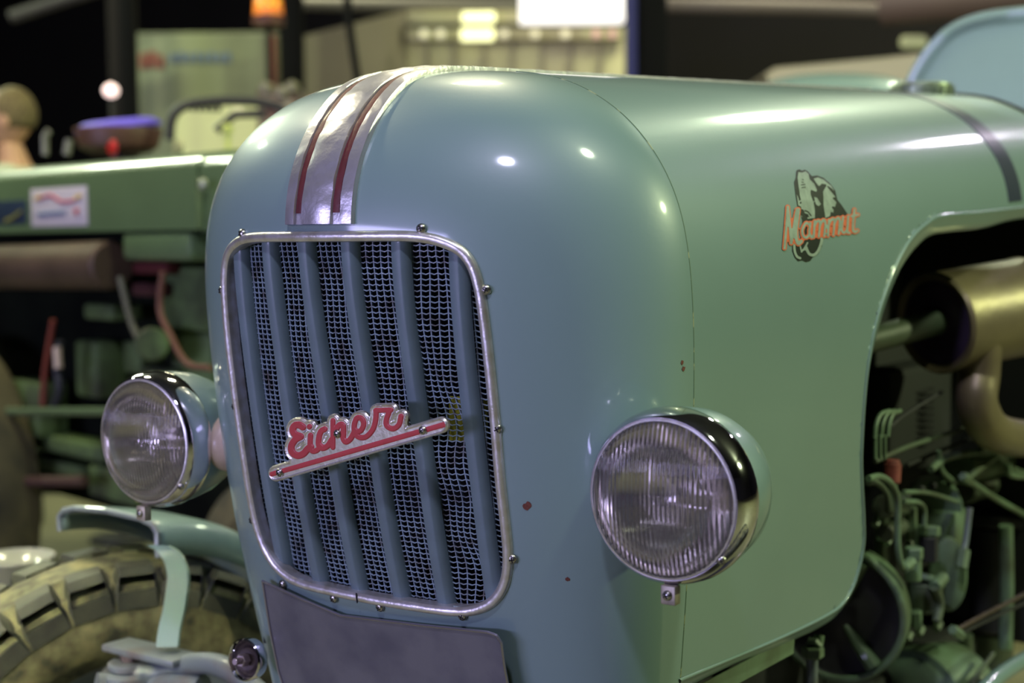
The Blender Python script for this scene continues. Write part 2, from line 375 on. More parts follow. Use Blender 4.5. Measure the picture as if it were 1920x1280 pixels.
# woven guard: deep vertical ribs and crimped cross wires, dented here and there
def dent(x,z):
    return .004*math.exp(-((x-.135)/.03)**2)*math.sin(z*40+x*60)*(1 if z<1.28 else .3)+.003*noise.noise(Vector((x*14,z*9,1.3)))
def shx(x,z): return .0035*noise.noise(Vector((x*9,z*14,7)))+ (.004*math.exp(-((x-.14)/.028)**2-((z-1.0)/.16)**2)*math.sin(z*70))
gm=MB();pitch=.0095
nx=int(.452/pitch);inside=lambda x,z:poly_sdf(np.array([x,z],float),GOUT)<.034
zs=np.arange(.866,1.312,.0062)
gy={}
for i in range(nx+1):
    x0=-.226+i*pitch;run=[]
    for z in zs:
        if inside(x0,z):
            x=x0+shx(x0,z);y=max(nose_y(x0,z)+.008,nose_y(max(-.195,min(.195,x0)),min(max(z,.88),1.3))+.0185)+dent(x0,z);run.append((x,y,z));gy[(i,round(float(z),4))]=(x,y,z)
        else:
            pass
    if len(run)>3:
        rr=[[(p[0]-.0058,p[1]+.0085,p[2]),(p[0]-.0008,p[1]-.0002,p[2]),(p[0]+.0008,p[1]-.0002,p[2]),(p[0]-.0044,p[1]+.0085,p[2])] for p in run]
        gm.grid(rr)
for z in zs:
    zk=round(float(z),4);run=[gy[(i,zk)] for i in range(nx+1) if (i,zk) in gy]
    P=[]
    for p,q in zip(run[:-1],run[1:]):
        P+= [p,tuple((np.array(p)+q)/2+np.array([0,.0004,-.0016]))]
    if len(run)>2:
        P.append(run[-1]);P=np.array(P)-[0,.0006,0]
        rr=[[(p[0],p[1]+.001,p[2]-.0008),(p[0],p[1],p[2]-.0005),(p[0],p[1],p[2]+.0005),(p[0],p[1]+.001,p[2]+.0008)] for p in P]
        gm.grid(rr,closed=True)
tag(gm.build('grille_mesh',PAINTM,TR,False),'blue painted wire mesh behind the bars',kind='stuff')
# cross-head screws
def screw(c,n,r,parent,name='screw',tilt=.4):
    n=np.array(n,float);n/=np.linalg.norm(n);mb=MB().lathe(c,n,[(-.004,r*.8),(0,r),(r*.35,r*.92),(r*.6,r*.6),(r*.7,r*.25),(r*.71,0)],16,0)
    u=np.cross(n,[0,0,1]);u/=np.linalg.norm(u);w=np.cross(n,u);u2=u*math.cos(tilt)+w*math.sin(tilt);w2=np.cross(n,u2);R=[u2,w2,n]
    cc=np.array(c)+n*r*.6;mb.box(cc,(r*1.1,r*.24,r*.3),R,1);mb.box(cc,(r*.24,r*1.1,r*.3),R,1)
    return mb.build(name,[STEEL,VOID],parent,angle=40)
for x,z in [(-.1398,1.3075),(.1325,1.3107),(.2,1.2457),(.2,1.0957),(.2005,.9493),(.1278,.8745),(.0077,.868),(-.066,.868),(-.158,.872),(-.2005,.949),(-.201,1.0953),(-.2,1.2388)]:
    e=.004;y=nose_y(x,z);nx_=(nose_y(x+e,z)-nose_y(x-e,z))/(2*e);nz_=(nose_y(x,z+e)-nose_y(x,z-e))/(2*e)
    screw((x,y-.0015,z),(nx_,-1,nz_),.0058,frame,tilt=random.random()*3)
# ------------------------------------------------------------------ centre trim strip
def centre_path(x):
    V=np.linspace(.4,.9995,260);pts=[]
    for r in nose_rows(V,1201):
        if r[-1,0]>abs(x)*1.002: pts.append((x,np.interp(x,r[:,0],r[:,1]),np.interp(x,r[:,0],r[:,2])))
    P=np.array(pts);P=P[P[:,2]>=1.3155]
    z0=P[-1,2];ys=np.linspace(.01,1.27,60);z1=float(np.interp(abs(x),_SX[::-1][:-200],_SZ[::-1][:-200])) if abs(x)>.0 else _SZ[-1]
    Q=np.stack([x+0*ys,ys,z1+SIG*ys],-1);P=P[P[:,1]<.0];P=np.vstack([P,Q])
    L=np.concatenate([[0],np.cumsum(np.linalg.norm(np.diff(P,axis=0),axis=1))]);u=np.concatenate([np.linspace(0,.42,110)[:-1],np.linspace(.42,1,60)])*L[-1]
    return np.stack([np.interp(u,L,P[:,k]) for k in range(3)],-1)
def strip(prof_,name,m,parent,start=0,dents=False):
    cols=[];base={}
    for x,h in prof_:
        if x not in base: base[x]=centre_path(x)
        P=base[x];T=np.gradient(P,axis=0);T/=np.linalg.norm(T,axis=1)[:,None];
        dx=.004;N=np.cross(T,[1,0,0]);N/=np.linalg.norm(N,axis=1)[:,None]
        N=np.where((N[:,2:3]-N[:,1:2])<0,-N,N)
        D=np.array([(noise.noise(Vector((p[0]*60,p[1]*60,p[2]*60)))*.0017+noise.noise(Vector((p[0]*160,p[1]*160,p[2]*160)))*.0007)*(1-(abs(x)/.05)**4) if (dents and h>.006) else 0 for p in P])
        cols.append((P+N*(h+D)[:,None] if True else P)[start:])
    G=np.array(cols);return MB().grid(G).build(name,m,parent,angle=35)
pf=[(-.05,-.003),(-.05,.0045),(-.0495,.0062),(-.042,.0070),(-.0345,.0070),(-.0338,.0035),(-.0222,.0035),(-.0215,.0072)]
pf+=[(-.014,.0082),(-.005,.0088),(.005,.0088),(.014,.0082)]
pf+=[(-a_,b_) for a_,b_ in pf[:8]][::-1]
trim=strip(pf,'trim_strip',ALU,TR,0,True);tag(trim,'dented aluminium strip over the nose')
for s_ in (1,-1): strip([(s_*.0225,.0036),(s_*.0235,.0052),(s_*.028,.0058),(s_*.0325,.0052),(s_*.0335,.0036)],'red_inlay',REDS,trim,2)
# end cap of the strip
e0=[(x,centre_path(x)[0][1],1.3155) for x in np.linspace(-.05,.05,9)]
MB().grid([[ (p[0],p[1]-.0066,p[2]) for p in e0],[(p[0],p[1]+.002,p[2]-.0005) for p in e0]]).build('strip_end',ALU,trim)
# ------------------------------------------------------------------ script badge
BP=np.array([0,-.2005,1.09]);BN=np.array([0,-1,-.13]);BN/=np.linalg.norm(BN)
def bmap(P,h=0):
    W=onplane(490+P[...,0]/5.0526,730+P[...,1]/5.0526,BP,BN);return W+BN*(np.asarray(h)[...,None] if np.ndim(h) else h)
LET=[([(405,352),(372,332),(330,338),(310,375),(330,420),(385,442)],34),([(385,442),(335,470),(298,530),(305,590),(355,622),(410,605),(450,560),(480,540)],34),
 ([(478,430),(475,540),(500,580),(540,570),(575,530)],27),([(468,348)],27),([(612,372),(578,392),(558,450),(556,520),(590,552),(640,530),(680,470)],29),
 ([(690,290),(690,545)],25),([(700,420),(748,335),(785,335),(790,400),(788,460),(815,492),(860,460),(900,380)],28),
 ([(900,400),(955,385),(982,320),(960,270),(915,270),(892,340),(900,410),(945,450),(1010,440),(1070,370),(1095,280),(1100,195)],27),
 ([(1095,195),(1240,190)],25),([(1225,200),(1195,290),(1205,345),(1260,368),(1315,330),(1335,250)],27)]
BAR=[([(150,790),(1700,338)],78)]
def plate_fn(P):
    d=stroke_sdf(P,LET,36);d=np.minimum(d,stroke_sdf(P,BAR))
    d=np.minimum(d,poly_sdf(P,[(260,700),(300,560),(1380,250),(1392,345),(1392,420),(260,790)]))
    return d
K=1/(1500*5.05)
bad=cut_sheet(plate_fn,(40,60,1850,920),6,bmap,'badge_plate',BADGE,TR,height=lambda d:.001+.0022*np.clip(d/14,0,1)-.0012*np.clip((d-16)/8,0,1))
tag(bad,'silver nameplate with raised red script lettering Eicher')
cut_sheet(plate_fn,(40,60,1850,920),9,bmap,'plate_back',BADGE,bad,height=lambda d:-.002+0*d)
cut_sheet(lambda P:stroke_sdf(P,LET),(200,140,1400,700),5,bmap,'lettering',REDE,bad,height=lambda d:.0019+.0012*np.clip(d/7,0,1))
cut_sheet(lambda P:poly_sdf(P,[(84,780),(1758,296),(1768,348),(88,828)]),(60,260,1800,860),7,bmap,'red_line',REDE,bad,height=lambda d:.0021+.0006*np.clip(d/6,0,1))
for p in ((192,780),(740,412),(1548,380)): screw(bmap(np.array(p,float),.003),BN,.0052,bad,tilt=random.random()*3)
# ------------------------------------------------------------------ number plate, screwed under the grille, slightly bent
PP=np.array([0,-.128,.85]);PN=np.array([0,-1,-.25]);PN/=np.linalg.norm(PN)
pts=[(482,1091),(560,1122),(640,1153),(790,1171),(915,1184),(932,1190),(941,1204),(947,1250),(975,1400),(560,1400),(512,1262),(497,1190)]
pl=[onplane(x,y,PP,PN) for x,y in pts]
def bend(W): return W+np.array([0,1,0])*(.012*np.clip((-.06-W[...,0])/.15,0,2)**1.3)[...,None]
A=np.array([[p[0],p[2]] for p in pl])
def pmap(P,h=0):
    y=PP[1]-(P[...,1]-PP[2])*PN[2]/PN[1]
    W=np.stack([P[...,0],y,P[...,1]],-1);return bend(W)+PN*(np.asarray(h)[...,None] if np.ndim(h) else h)
# bend moves the left end back; widen it so that its corner stays in place
A2=A.copy()
x0,z0=A.min(0);x1,z1=A.max(0)
npl=cut_sheet(lambda P:poly_sdf(P,list(map(tuple,A2))),(x0-.01,z0-.01,x1+.01,z1+.01),.005,pmap,'number_plate',PLATE,TR,height=lambda d:.0016*(np.clip(d/.003,0,1)*0))
tag(npl,'dark grey blank number plate with rounded corner')
loop=[pmap(np.array(p),.0008) for p in list(A2)+[A2[0]]]
E_=[]
for i in range(len(loop)-1):
    for t in np.linspace(0,1,6)[:-1]: q=np.array(A2[i])*(1-t)+np.array(A2[(i+1)%len(A2)])*t;E_.append(pmap(q,.0008))
E_.append(E_[0]);MB().tube(E_,.0016,6).build('plate_rim',PLEDGE,npl)
# rust chips on the paint
def chip(px,py,r,side=False):
    if side:
        P=on_side(np.array(px),np.array(py));n=np.array([1,-.02,.05]);P=P+[.0003,0,0]
    else:
        V=np.linspace(0,.8,200);G=nose_rows(V,801)
        v=G.reshape(-1,3)-CAM;z=v@FW;u=np.stack([960+f_px*(v@RT)/z,640-f_px*(v@UP)/z],-1);D=((u-[px,py])**2).sum(1)+G.reshape(-1,3)[:,1]*5
        k=D.argmin();P=G.reshape(-1,3)[k];i,j=divmod(k,801);tx=G[i,j+1]-G[i,j-1];tz=G[i+1,j]-G[i-1,j];n=np.cross(tx,tz);n/=np.linalg.norm(n);n*=-np.sign(n@(P-CAM))
    u=np.cross(n,[0,0,1]);u/=np.linalg.norm(u);w=np.cross(n,u);rim=[P+n*.0004+(u*math.cos(t)+w*math.sin(t))*r*(.6+.5*random.random()) for t in np.linspace(0,6.28,13)[:-1]]
    mk('rust_chip',[P+n*.0006]+rim,[(0,i+1,(i+1)%12+1) for i in range(12)],RUST,nose)
chip(989,944,.0052);chip(1064,1088,.0028);chip(1281,688,.0035);chip(1279,678,.003)
# ------------------------------------------------------------------ mammoth decal printed on the bonnet side
def dmap(P,h=0):
    W=on_side(1430+P[...,0]/5.818,290+P[...,1]/5.818);return W+np.array([1,0,.12])*(h if np.ndim(h)==0 else np.asarray(h)[...,None])
DB=mat('decal_black',(.012,.018,.014),.42,0,.7,coatr=.13);DG=mat('decal_grey',(.34,.42,.36),.42,0,.7,.25,90,coatr=.13);DO=mat('decal_orange',srgb(222,110,74),.42,0,.7,coatr=.13)
blk=[(370,165),(400,160),(430,175),(455,160),(490,180),(535,235),(590,225),(660,250),(730,310),(790,390),(812,490),(860,550),(930,655),(900,720),(700,740),(655,930),(645,1000),(600,1085),(545,1118),(515,1160),(470,1172),(425,1152),(385,1165),(345,1120),(318,1050),(322,950),(420,900),(430,720),(400,600),(375,560),(355,430),(338,300),(358,255),(360,190)]
dec=cut_sheet(lambda P:poly_sdf(P,blk),(300,140,960,1190),14,lambda P,h:dmap(P,.0003),'mammoth_decal',DB,TR,height=lambda d:0*d)
tag(dec,'printed mammoth emblem, orange lettering Mammut')
greys=[[(385,190),(430,195),(465,180),(495,210),(510,270),(560,320),(588,385),(580,405),(540,390),(515,375),(520,440),(550,520),(565,600),(565,690),(480,700),(500,650),(455,640),(440,600),(415,590),(420,530),(400,440),(385,330),(375,250)],
 [(550,260),(600,248),(660,272),(740,340),(785,405),(745,365),(690,325),(640,315),(610,345),(580,310)],
 [(690,340),(655,400),(660,560),(680,690),(730,668),(740,600),(765,640),(768,600),(725,550),(785,570),(800,520),(742,460),(792,465),(730,390)],
 [(555,460),(590,470),(632,540),(605,562),(575,540)],[(366,430),(385,470),(410,565),(383,552)]]
cut_sheet(lambda P:np.minimum.reduce([poly_sdf(P,g) for g in greys]+[stroke_sdf(P,[([(468,1010),(500,1078),(550,1094),(600,1050),(635,960),(642,900)],15),([(340,975),(345,1050),(370,1110),(405,1128)],13),([(485,960),(440,1040)],9),([(395,960),(420,1060)],8)])]),(310,160,840,1150),9,lambda P,h:dmap(P,.0006),'mammoth_figure',DG,dec,height=lambda d:0*d)
cut_sheet(lambda P:stroke_sdf(P,[([(455,610),(490,625),(520,665)],7),([(470,650),(500,680)],5),([(425,270),(440,275)],4),([(420,300),(440,302)],4),([(415,330),(455,325)],5),([(420,360),(460,355)],5)]),(400,250,560,700),7,lambda P,h:dmap(P,.0008),'fur_lines',DB,dec,height=lambda d:0*d)
MM=[([(230,1020),(248,800),(265,570)],15),([(265,570),(285,760),(303,965)],16),([(303,965),(335,760),(365,600)],16),([(380,600),(352,850),(375,965),(412,945)],20),
 ([(505,770),(465,745),(425,815),(432,885),(470,905),(505,865)],14),([(512,745),(500,850),(525,905)],13),([(560,725),(546,900)],14),([(552,785),(590,722),(616,745),(603,895)],13),([(612,785),(648,714),(675,738),(662,888)],13),
 ([(715,715),(702,885)],14),([(708,770),(748,702),(774,726),(762,876)],13),([(770,765),(806,692),(832,716),(820,865)],13),([(868,680),(855,820),(882,852),(915,800),(924,672)],13),([(924,672),(915,835),(940,852)],13),([(992,600),(975,800),(994,842),(1026,828)],15),([(960,672),(1035,655)],12)]
cut_sheet(lambda P:stroke_sdf(P,MM,10),(190,540,1070,1060),8,lambda P,h:dmap(P,.0009),'decal_outline',DO,dec,height=lambda d:0*d)
cut_sheet(lambda P:stroke_sdf(P,MM,-2),(190,540,1070,1060),7,lambda P,h:dmap(P,.0012),'decal_letters',DG,dec,height=lambda d:0*d)
# ------------------------------------------------------------------ headlamps
GLASS=bpy.data.materials.new('lamp_glass');GLASS.use_nodes=True
nt=GLASS.node_tree;b=nt.nodes['Principled BSDF'];b.inputs['Transmission Weight'].default_value=.95;b.inputs['Roughness'].default_value=.02;b.inputs['IOR'].default_value=1.42;b.inputs['Base Color'].default_value=(.93,.90,.86,1)
tc=nt.nodes.new('ShaderNodeTexCoord');wv=nt.nodes.new('ShaderNodeTexWave');wv.wave_type='BANDS';wv.bands_direction='X';wv.inputs['Scale'].default_value=60;wv.inputs['Distortion'].default_value=.35;wv.inputs['Detail Scale'].default_value=2
bp=nt.nodes.new('ShaderNodeBump');bp.inputs['Strength'].default_value=.9;bp.inputs['Distance'].default_value=.0025
nt.links.new(tc.outputs['Object'],wv.inputs['Vector']);nt.links.new(wv.outputs['Fac'],bp.inputs['Height']);nt.links.new(bp.outputs[0],b.inputs['Normal'])
REFL=mat('reflector',(.97,.94,.88),.13,1)
CREAM=mat('cream_knob',srgb(205,182,165),.35,0,.5,.1,20)
def headlamp(x,side_label):
    s_=1 if x>0 else -1
    q=1.022;c=np.array([x,-.124,1.0345]);ax=np.array([.03,-1,-.02]);ax/=np.linalg.norm(ax)
    sc=lambda L_:[(d_*q,r_*q) for d_,r_ in L_]
    hous=MB().lathe(c,-ax,sc([(.012,.080),(.013,.0855),(.02,.087),(.045,.0868),(.07,.083),(.095,.0735),(.118,.057),(.133,.037),(.141,.016),(.143,0)]),64).build('headlamp',PAINT,TR)
    tag(hous,side_label)
    MB().lathe(c,-ax,sc([(-.004,.0805),(-.0075,.0812),(-.0085,.0822),(-.006,.0848),(.001,.0875),(.009,.0896),(.017,.0902),(.024,.0900),(.0265,.0888),(.0268,.086)]),72).build('chrome_rim',CHROME,hous)
    MB().lathe(c,-ax,sc([(-.0045,.0815),(-.0095,.0805),(-.010,.0788),(-.006,.0778)]),64).build('rim_bead',ALUF,hous)
    # reflector bowl and bulb
    MB().lathe(c,-ax,sc([(-.004,.0780),(.004,.0765),(.016,.066),(.028,.055),(.038,.042),(.046,.026),(.050,.012)]),48).build('reflector',REFL,hous)
    MB().lathe(c,-ax,sc([(.050,.014),(.030,.012),(.022,.010),(.018,.005),(.017,0)]),24).build('bulb',mat('bulb_cap',(.5,.48,.46),.2,1),hous)
    # fluted glass, a domed disc with its own thickness; object origin stays at the lamp centre so flutes run vertically
    g=MB();rows=[];
    for r_ in np.linspace(0,.0790,22): rows.append((-.0105-.012*(1-(r_/.0790)**2),r_))
    g.lathe(c,-ax,sc(rows),72);o=g.build('lens',GLASS,hous,angle=None)
    # mounting clip under the rim with its screw, and a clamp screw on the rim
    k=c+np.array([.008*s_,-.004,-.0975]);
    MB().box(k,(.017,.012,.020),None,0,.0015).build('rim_clip',mat('clip_metal',(.42,.38,.30),.5,.7,0,.4,90),hous)
    screw(k+np.array([0,-.0062,.0]),(0,-1,0),.0055,hous)
    screw(c+np.array([.066,-.004,-.055]),(.3,-1,-.3),.0048,hous)
    # arm and domed mount on the inner side
    m=c+np.array([-s_*.083,.064,-.004])
    MB().lathe(m+np.array([s_*.018,0,0]),(-s_,.1,0),[(-.004,0),(-.003,.014),(.004,.030),(.014,.038),(.022,.039),(.030,.036),(.05,.024)],32).build('mount_dome',CREAM,hous)
    return hous
headlamp(.3895,'near headlamp, turquoise shell, chrome rim, fluted glass')
headlamp(-.3985,'far headlamp, turquoise shell, chrome rim, fluted glass')
# ------------------------------------------------------------------ engine bay (real parts at their own depth)
def E(px,py,x): return on(px,py,0,x)
def m_per_px(px,py,x): return float(np.linalg.norm(E(px,py,x)-E(px+1,py,x))*0+ ((E(px,py,x)-CAM)@FW)/f_px)
eng=MB().box((-.02,1.05,.80),(.26,.95,.62),None,0,.02).box((.12,1.30,.86),(.08,.4,.40),None,0,.02).box((-.1,1.0,1.25),(.3,.9,.30),None,0,.02).box((.06,1.1,.42),(.24,.9,.20),None,0,.02).build('engine',VOID,TR)  # lowest box is an added dark belly hiding the lit floor
tag(eng,'dark engine with green pump, pipes and stained muffler')
def tubeE(name,pts,rpx,m,x=.25,n=28,parent=None,ends=None):
    xs=[x]*len(pts) if np.isscalar(x) else x
    P=[E(p[0],p[1],xx) for p,xx in zip(pts,xs)];r=rpx*m_per_px(*pts[0],xs[0])
    mb=MB().tube(smooth_path(P,n) if len(P)>2 else P,r,12)
    return mb.build(name,m,parent or eng)
def cylE(name,p0,p1,rpx,m,x=.25,parent=None,n=28):
    a=E(*p0,x);b=E(*p1,x);return MB().cyl(a,b,rpx*m_per_px(*p0,x),n).build(name,m,parent or eng,angle=40)
def hexE(name,p0,p1,rpx,m,x=.25,parent=None): return cylE(name,p0,p1,rpx,m,x,parent,6)
# muffler
AX=np.array([.40,.90,.10]);AX/=np.linalg.norm(AX);mc=E(1752,606,.27)
MB().box((.0,.78,1.02),(.012,1.42,.94),None,0,0).box((.165,1.50,.98),(.33,.012,.98),None,0,0).build('dark_liner',VOID,TR,False)  # black sheets added to keep the engine bay dark behind the pipes
muf=MB().lathe(mc,AX,[(.006,.070),(-.002,.083),(.004,.0875),(.012,.086),(.20,.086),(.215,.088),(.225,.080),(.235,.06),(.24,0)],56).build('muffler',BRASS,TR);tag(muf,'heat-stained barrel muffler with dark end cap')
MB().lathe(mc,AX,[(.0065,.079),(.004,.070),(.0035,.055),(.008,.040),(.010,0)],48).build('end_cap',MUFC,muf)
MB().cyl(mc-AX*.24+np.array([0,0,-.012]),mc+AX*.012+np.array([0,0,.002]),.022,28).build('inlet_stub',GDIRTY,muf)
P=[E(1840,640,.335),E(1836,700,.33),E(1832,757,.33),E(1862,808,.33),E(1925,822,.33),E(1985,812,.33)]
MB().tube(smooth_path(P,40),.0345,24).build('exhaust_elbow',BRASS,muf)
# barrels with cooling fins, nearly black in the shade
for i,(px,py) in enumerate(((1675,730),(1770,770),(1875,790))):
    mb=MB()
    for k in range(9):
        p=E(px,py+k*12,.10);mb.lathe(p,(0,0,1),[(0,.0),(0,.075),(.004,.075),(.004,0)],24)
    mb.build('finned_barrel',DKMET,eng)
for i in range(3): tubeE('injector_line',[(1640+i*12,822-i*2),(1643+i*12,795),(1652+i*11,776),(1668+i*10,770)],4.2,GPAINT,.30-i*.0)
for i in range(3): tubeE('injector_line',[(1641+i*9,815),(1641+i*9,860)],3.6,GPAINT,.30)
tubeE('throttle_rod',[(1668,800),(1700,775),(1765,735)],4,DKMET,.28)
tubeE('throttle_rod',[(1640,865),(1700,838),(1770,815),(1812,802)],5,GDIRTY,.27)
tubeE('linkage',[(1700,872),(1770,842),(1840,815)],4,DKMET,.25)
tubeE('cross_pipe',[(1745,880),(1775,858),(1830,848),(1880,850)],7,GPAINT,.27)
tubeE('cross_pipe',[(1760,845),(1765,880),(1790,905)],5,GPAINT,.27)
tubeE('cross_pipe',[(1840,838),(1870,850),(1900,880),(1930,890)],7,GPAINT,.30)
cylE('green_canister',(1800,878),(1878,862),30,GPAINT,.24)
cylE('starter_motor',(1805,920),(1850,905),26,GDIRTY,.22)
tubeE('stay_rod',[(1812,898),(1860,930),(1925,968)],6.5,GPAINT,.30)
tubeE('stay_rod',[(1812,898),(1850,868),(1890,840)],6,GPAINT,.30)
hexE('rod_nut',(1805,892),(1818,903),9,GPAINT,.30)
tubeE('fuel_hose',[(1890,870),(1893,888),(1915,893),(1935,890)],6,GPAINT,.32)
# red cap and its neck
cylE('red_cap',(1672,905),(1674,868),16,REDC,.29);cylE('red_cap_top',(1674,870),(1674,862),13,REDC,.29);cylE('cap_neck',(1670,960),(1672,904),11,GDIRTY,.29)
tubeE('bent_pipe',[(1628,897),(1650,893),(1672,908),(1683,938),(1683,990),(1684,1030),(1692,1062),(1708,1062)],6.6,GPAINT,.31,40)
tubeE('bent_pipe',[(1628,905),(1645,905),(1662,925),(1668,960)],6,GDIRTY,.29,20)
tubeE('bent_pipe',[(1694,922),(1740,924),(1795,940)],4.5,GPAINT,.285,16)
tubeE('bent_pipe',[(1694,940),(1722,942),(1733,955),(1733,985)],5,GPAINT,.29,20)
# injection pump: body, round cover, bolts, hex caps, bowl
a=E(1742,955,.235);s=m_per_px(1742,955,.235)
pump=MB().lathe(a+np.array([.0,.02,0]),(.35,-.93,0),[(-.06,.0),(-.06,52*s),(0,54*s),(.006,52*s),(.008,40*s),(.010,0)],40).box(E(1745,1000,.235)+[0,.03,0],(100*s,.07,90*s),None,0,.008).build('injection_pump',GPAINT,TR,angle=35)
tag(pump,'green injection pump with hex caps')
for px,py in ((1729,916),(1752,910),(1775,930),(1702,930)): MB().cyl(E(px,py,.255)+[0,.0,0],E(px,py,.255)+[0,-.012,0],7*s,6).build('pump_bolt',DKMET,pump)
hexE('hex_cap',(1740,1052),(1741,1005),19,DKMET,.285,pump);hexE('hex_cap',(1741,1004),(1742,985),22,GPAINT,.285,pump)
cylE('banjo_union',(1713,1088),(1713,1035),15,GPAINT,.30,pump);hexE('union_nut',(1713,1048),(1713,1026),18,GPAINT,.30,pump);hexE('union_nut',(1694,1064),(1710,1052),10,GPAINT,.31,pump)
cylE('sediment_bowl',(1732,1146),(1734,1090),33,GDIRTY,.27,pump);cylE('bowl_flange',(1733,1094),(1735,1082),38,GPAINT,.27,pump);hexE('drain_plug',(1719,1175),(1717,1145),11,GPAINT,.27,pump)
a=E(1778,1078,.285);mb=MB();rr=[]
prf=[(0,-70,16),(0,-60,20),(0,0,24),(0,50,16),(0,64,8)]
mb.lathe(a,(.4,-.9,0),[(-.02,0),(-.02,34*s),(0,34*s),(.003,30*s),(.004,0)],32)
v=mb.v;mb.v=[(p[0],p[1],a[2]+(p[2]-a[2])*2.0) for p in v];mb.build('side_cover',GPAINT,pump)
cylE('lever_boss',(1752,1100),(1768,1082),12,GPAINT,.30,pump);tubeE('pump_lever',[(1752,1100),(1762,1130),(1756,1165)],9,GDIRTY,.30,12,pump)
cylE('side_port',(1660,1000),(1690,985),16,GDIRTY,.26,pump);cylE('side_port',(1655,950),(1690,945),22,GDIRTY,.26,pump);hexE('gallery_plug',(1707,950),(1709,1010),12,GPAINT,.26,pump)
for px,py in ((1650,1010),(1662,1020),(1700,1030),(1722,1190),(1755,1180),(1700,1200),(1640,985)): hexE('small_nut',(px,py),(px+6,py-14),8,GPAINT,.25,pump)
tubeE('dipstick',[(1818,952),(1811,1010),(1806,1035)],6,GREYP,.32);hexE('dipstick_fitting',(1802,1066),(1808,1030),12,GPAINT,.32);
# oil filter and pipes on the right
cylE('filter_lid',(1865,985),(1866,962),62,DKMET,.22);cylE('oil_filter',(1862,1180),(1865,985),42,DKMET,.22);cylE('filter_foot',(1845,1260),(1850,1180),50,GDIRTY,.18)
tubeE('riser_pipe',[(1886,985),(1888,1100),(1885,1215)],13,GPAINT,.30)
tubeE('riser_pipe',[(1810,1190),(1815,1290)],14,GDIRTY,.24)
tubeE('brown_rod',[(1795,1180),(1850,1150),(1925,1112)],4.5,ROD,.33);tubeE('brown_rod',[(1795,1190),(1860,1158),(1925,1128)],3.5,DKMET,.33);hexE('rod_end',(1786,1180),(1802,1192),10,GPAINT,.33)
tubeE('lower_rod',[(1818,1285),(1840,1255),(1862,1225)],5,GDIRTY,.33)
tubeE('sloping_bar',[(1838,1300),(1880,1262),(1940,1225)],16,PAINT,.40)
cylE('left_gallery',(1652,1060),(1655,960),14,GDIRTY,.22)
# blower wheel cover in front of the engine, with dished dark face and hub bolt
a=E(1574,1150,.19);s=m_per_px(1574,1150,.19);ax=np.array([.12,-.99,.02])
fl=MB().lathe(a,ax,[(-.05,0),(-.05,120*s),(.0,128*s),(.010,128*s),(.013,124*s),(.013,118*s),(.009,114*s)],72).build('blower_cover',GPAINT,TR,angle=30);tag(fl,'round green blower cover with dark dished face')
MB().lathe(a,ax,[(.009,115*s),(.004,112*s),(-.001,90*s),(.002,50*s),(.012,26*s),(.013,0)],64).build('dished_face',DKMET,fl)
for t in (-.15,1.95,4.05):
    d=np.cross(ax,[0,0,1]);d/=np.linalg.norm(d);u=np.cross(d,ax);dr=d*math.cos(t)+u*math.sin(t)
    MB().tube([a+ax*.008+dr*.02,a+ax*.012+dr*60*s,a+ax*.010+dr*112*s],[.006,.010,.014],10).build('spoke',GPAINT,fl)
b=E(1640,1156,.215);MB().cyl(b,b+ax*.02,15*s,24).cyl(b+ax*.02,b+ax*.026,8*s,6).build('cover_bolt',GPAINT,fl)
# belly drum at the bottom
a=E(1722,1322,.22);s=m_per_px(1722,1280,.22);ax=np.array([-.25,-.95,.08])
MB().lathe(a,ax,[(-.1,0),(-.1,108*s),(.0,110*s),(.012,104*s),(.014,90*s),(.02,88*s),(.03,70*s),(.032,0)],56).build('belly_drum',GPAINT,eng)
# rail under the bonnet edge and hydraulic fitting
rail=[];yy=np.linspace(.058,.392,20)
for dz,dx in ((-.0145,-.012),(-.0145,-.010),(-.040,-.012),(-.042,-.03)): rail.append([(side_x(y,.76)+dx,y,.7745+dz-.010*(1-(y-.06)/.33)*0) for y in yy])
MB().grid(rail).build('lower_rail',GPAINT,bonnet)
hy=TR
f=hexE('pipe_fitting',(1524,1232),(1524,1212),21,GPAINT,.26);tubeE('drop_pipe',[(1536,1190),(1533,1212)],10,GPAINT,.26);tubeE('drop_pipe',[(1523,1232),(1522,1300)],11,GREYP,.26);hexE('pipe_nut',(1524,1212),(1528,1204),16,GPAINT,.26)
# ------------------------------------------------------------------ bonnet rear: dark band, filler cap, cowl
bs=[];V=np.linspace(.3,.9995,120);sx,sz=prof(V)[:2]
for y,h in ((1.095,0),(1.096,.0012),(1.165,.0012),(1.166,0)):
    k=(1+WID*y+WID2*y*y);bs.append([(x*k+h*1.0,y,z+SIG*y+h) for x,z in zip(sx,sz) if z+SIG*1.13>1.352])
MB().grid(bs).build('dark_band',NAVY,bonnet)
rim=[];y=YE
for dy,h in ((-.004,.001),(.0,.004),(.006,.004),(.008,-.004)):
    k=(1+WID*y+WID2*y*y);rim.append([(x*k+h,y+dy,z+SIG*y+h) for x,z in zip(sx,sz) if z+SIG*YE>1.37])
MB().grid(rim).build('rear_edge',DKMET,bonnet)
fc=np.array([.085,1.44,1.585]);pr=[]
cap=MB().lathe(fc,(0,0,1),[(-.02,.0),(-.02,.056),(.0,.060),(.012,.058),(.015,.045),(.016,0)],40)
for k in range(26):
    t=k/26*2*math.pi;cap.box(fc+np.array([math.cos(t)*.060,math.sin(t)*.060,-.002]),(.006,.005,.018),[[math.cos(t),math.sin(t),0],[-math.sin(t),math.cos(t),0],[0,0,1]])
cap.build('filler_cap',mat('cap_metal',(.30,.36,.24),.4,.6,0,.4,40),bonnet)
ol=on(np.array([1686,1694,1712,1735,1765,1800,1850,1925.]),np.array([215,160,120,86,55,34,19,10.]),1,2.4)
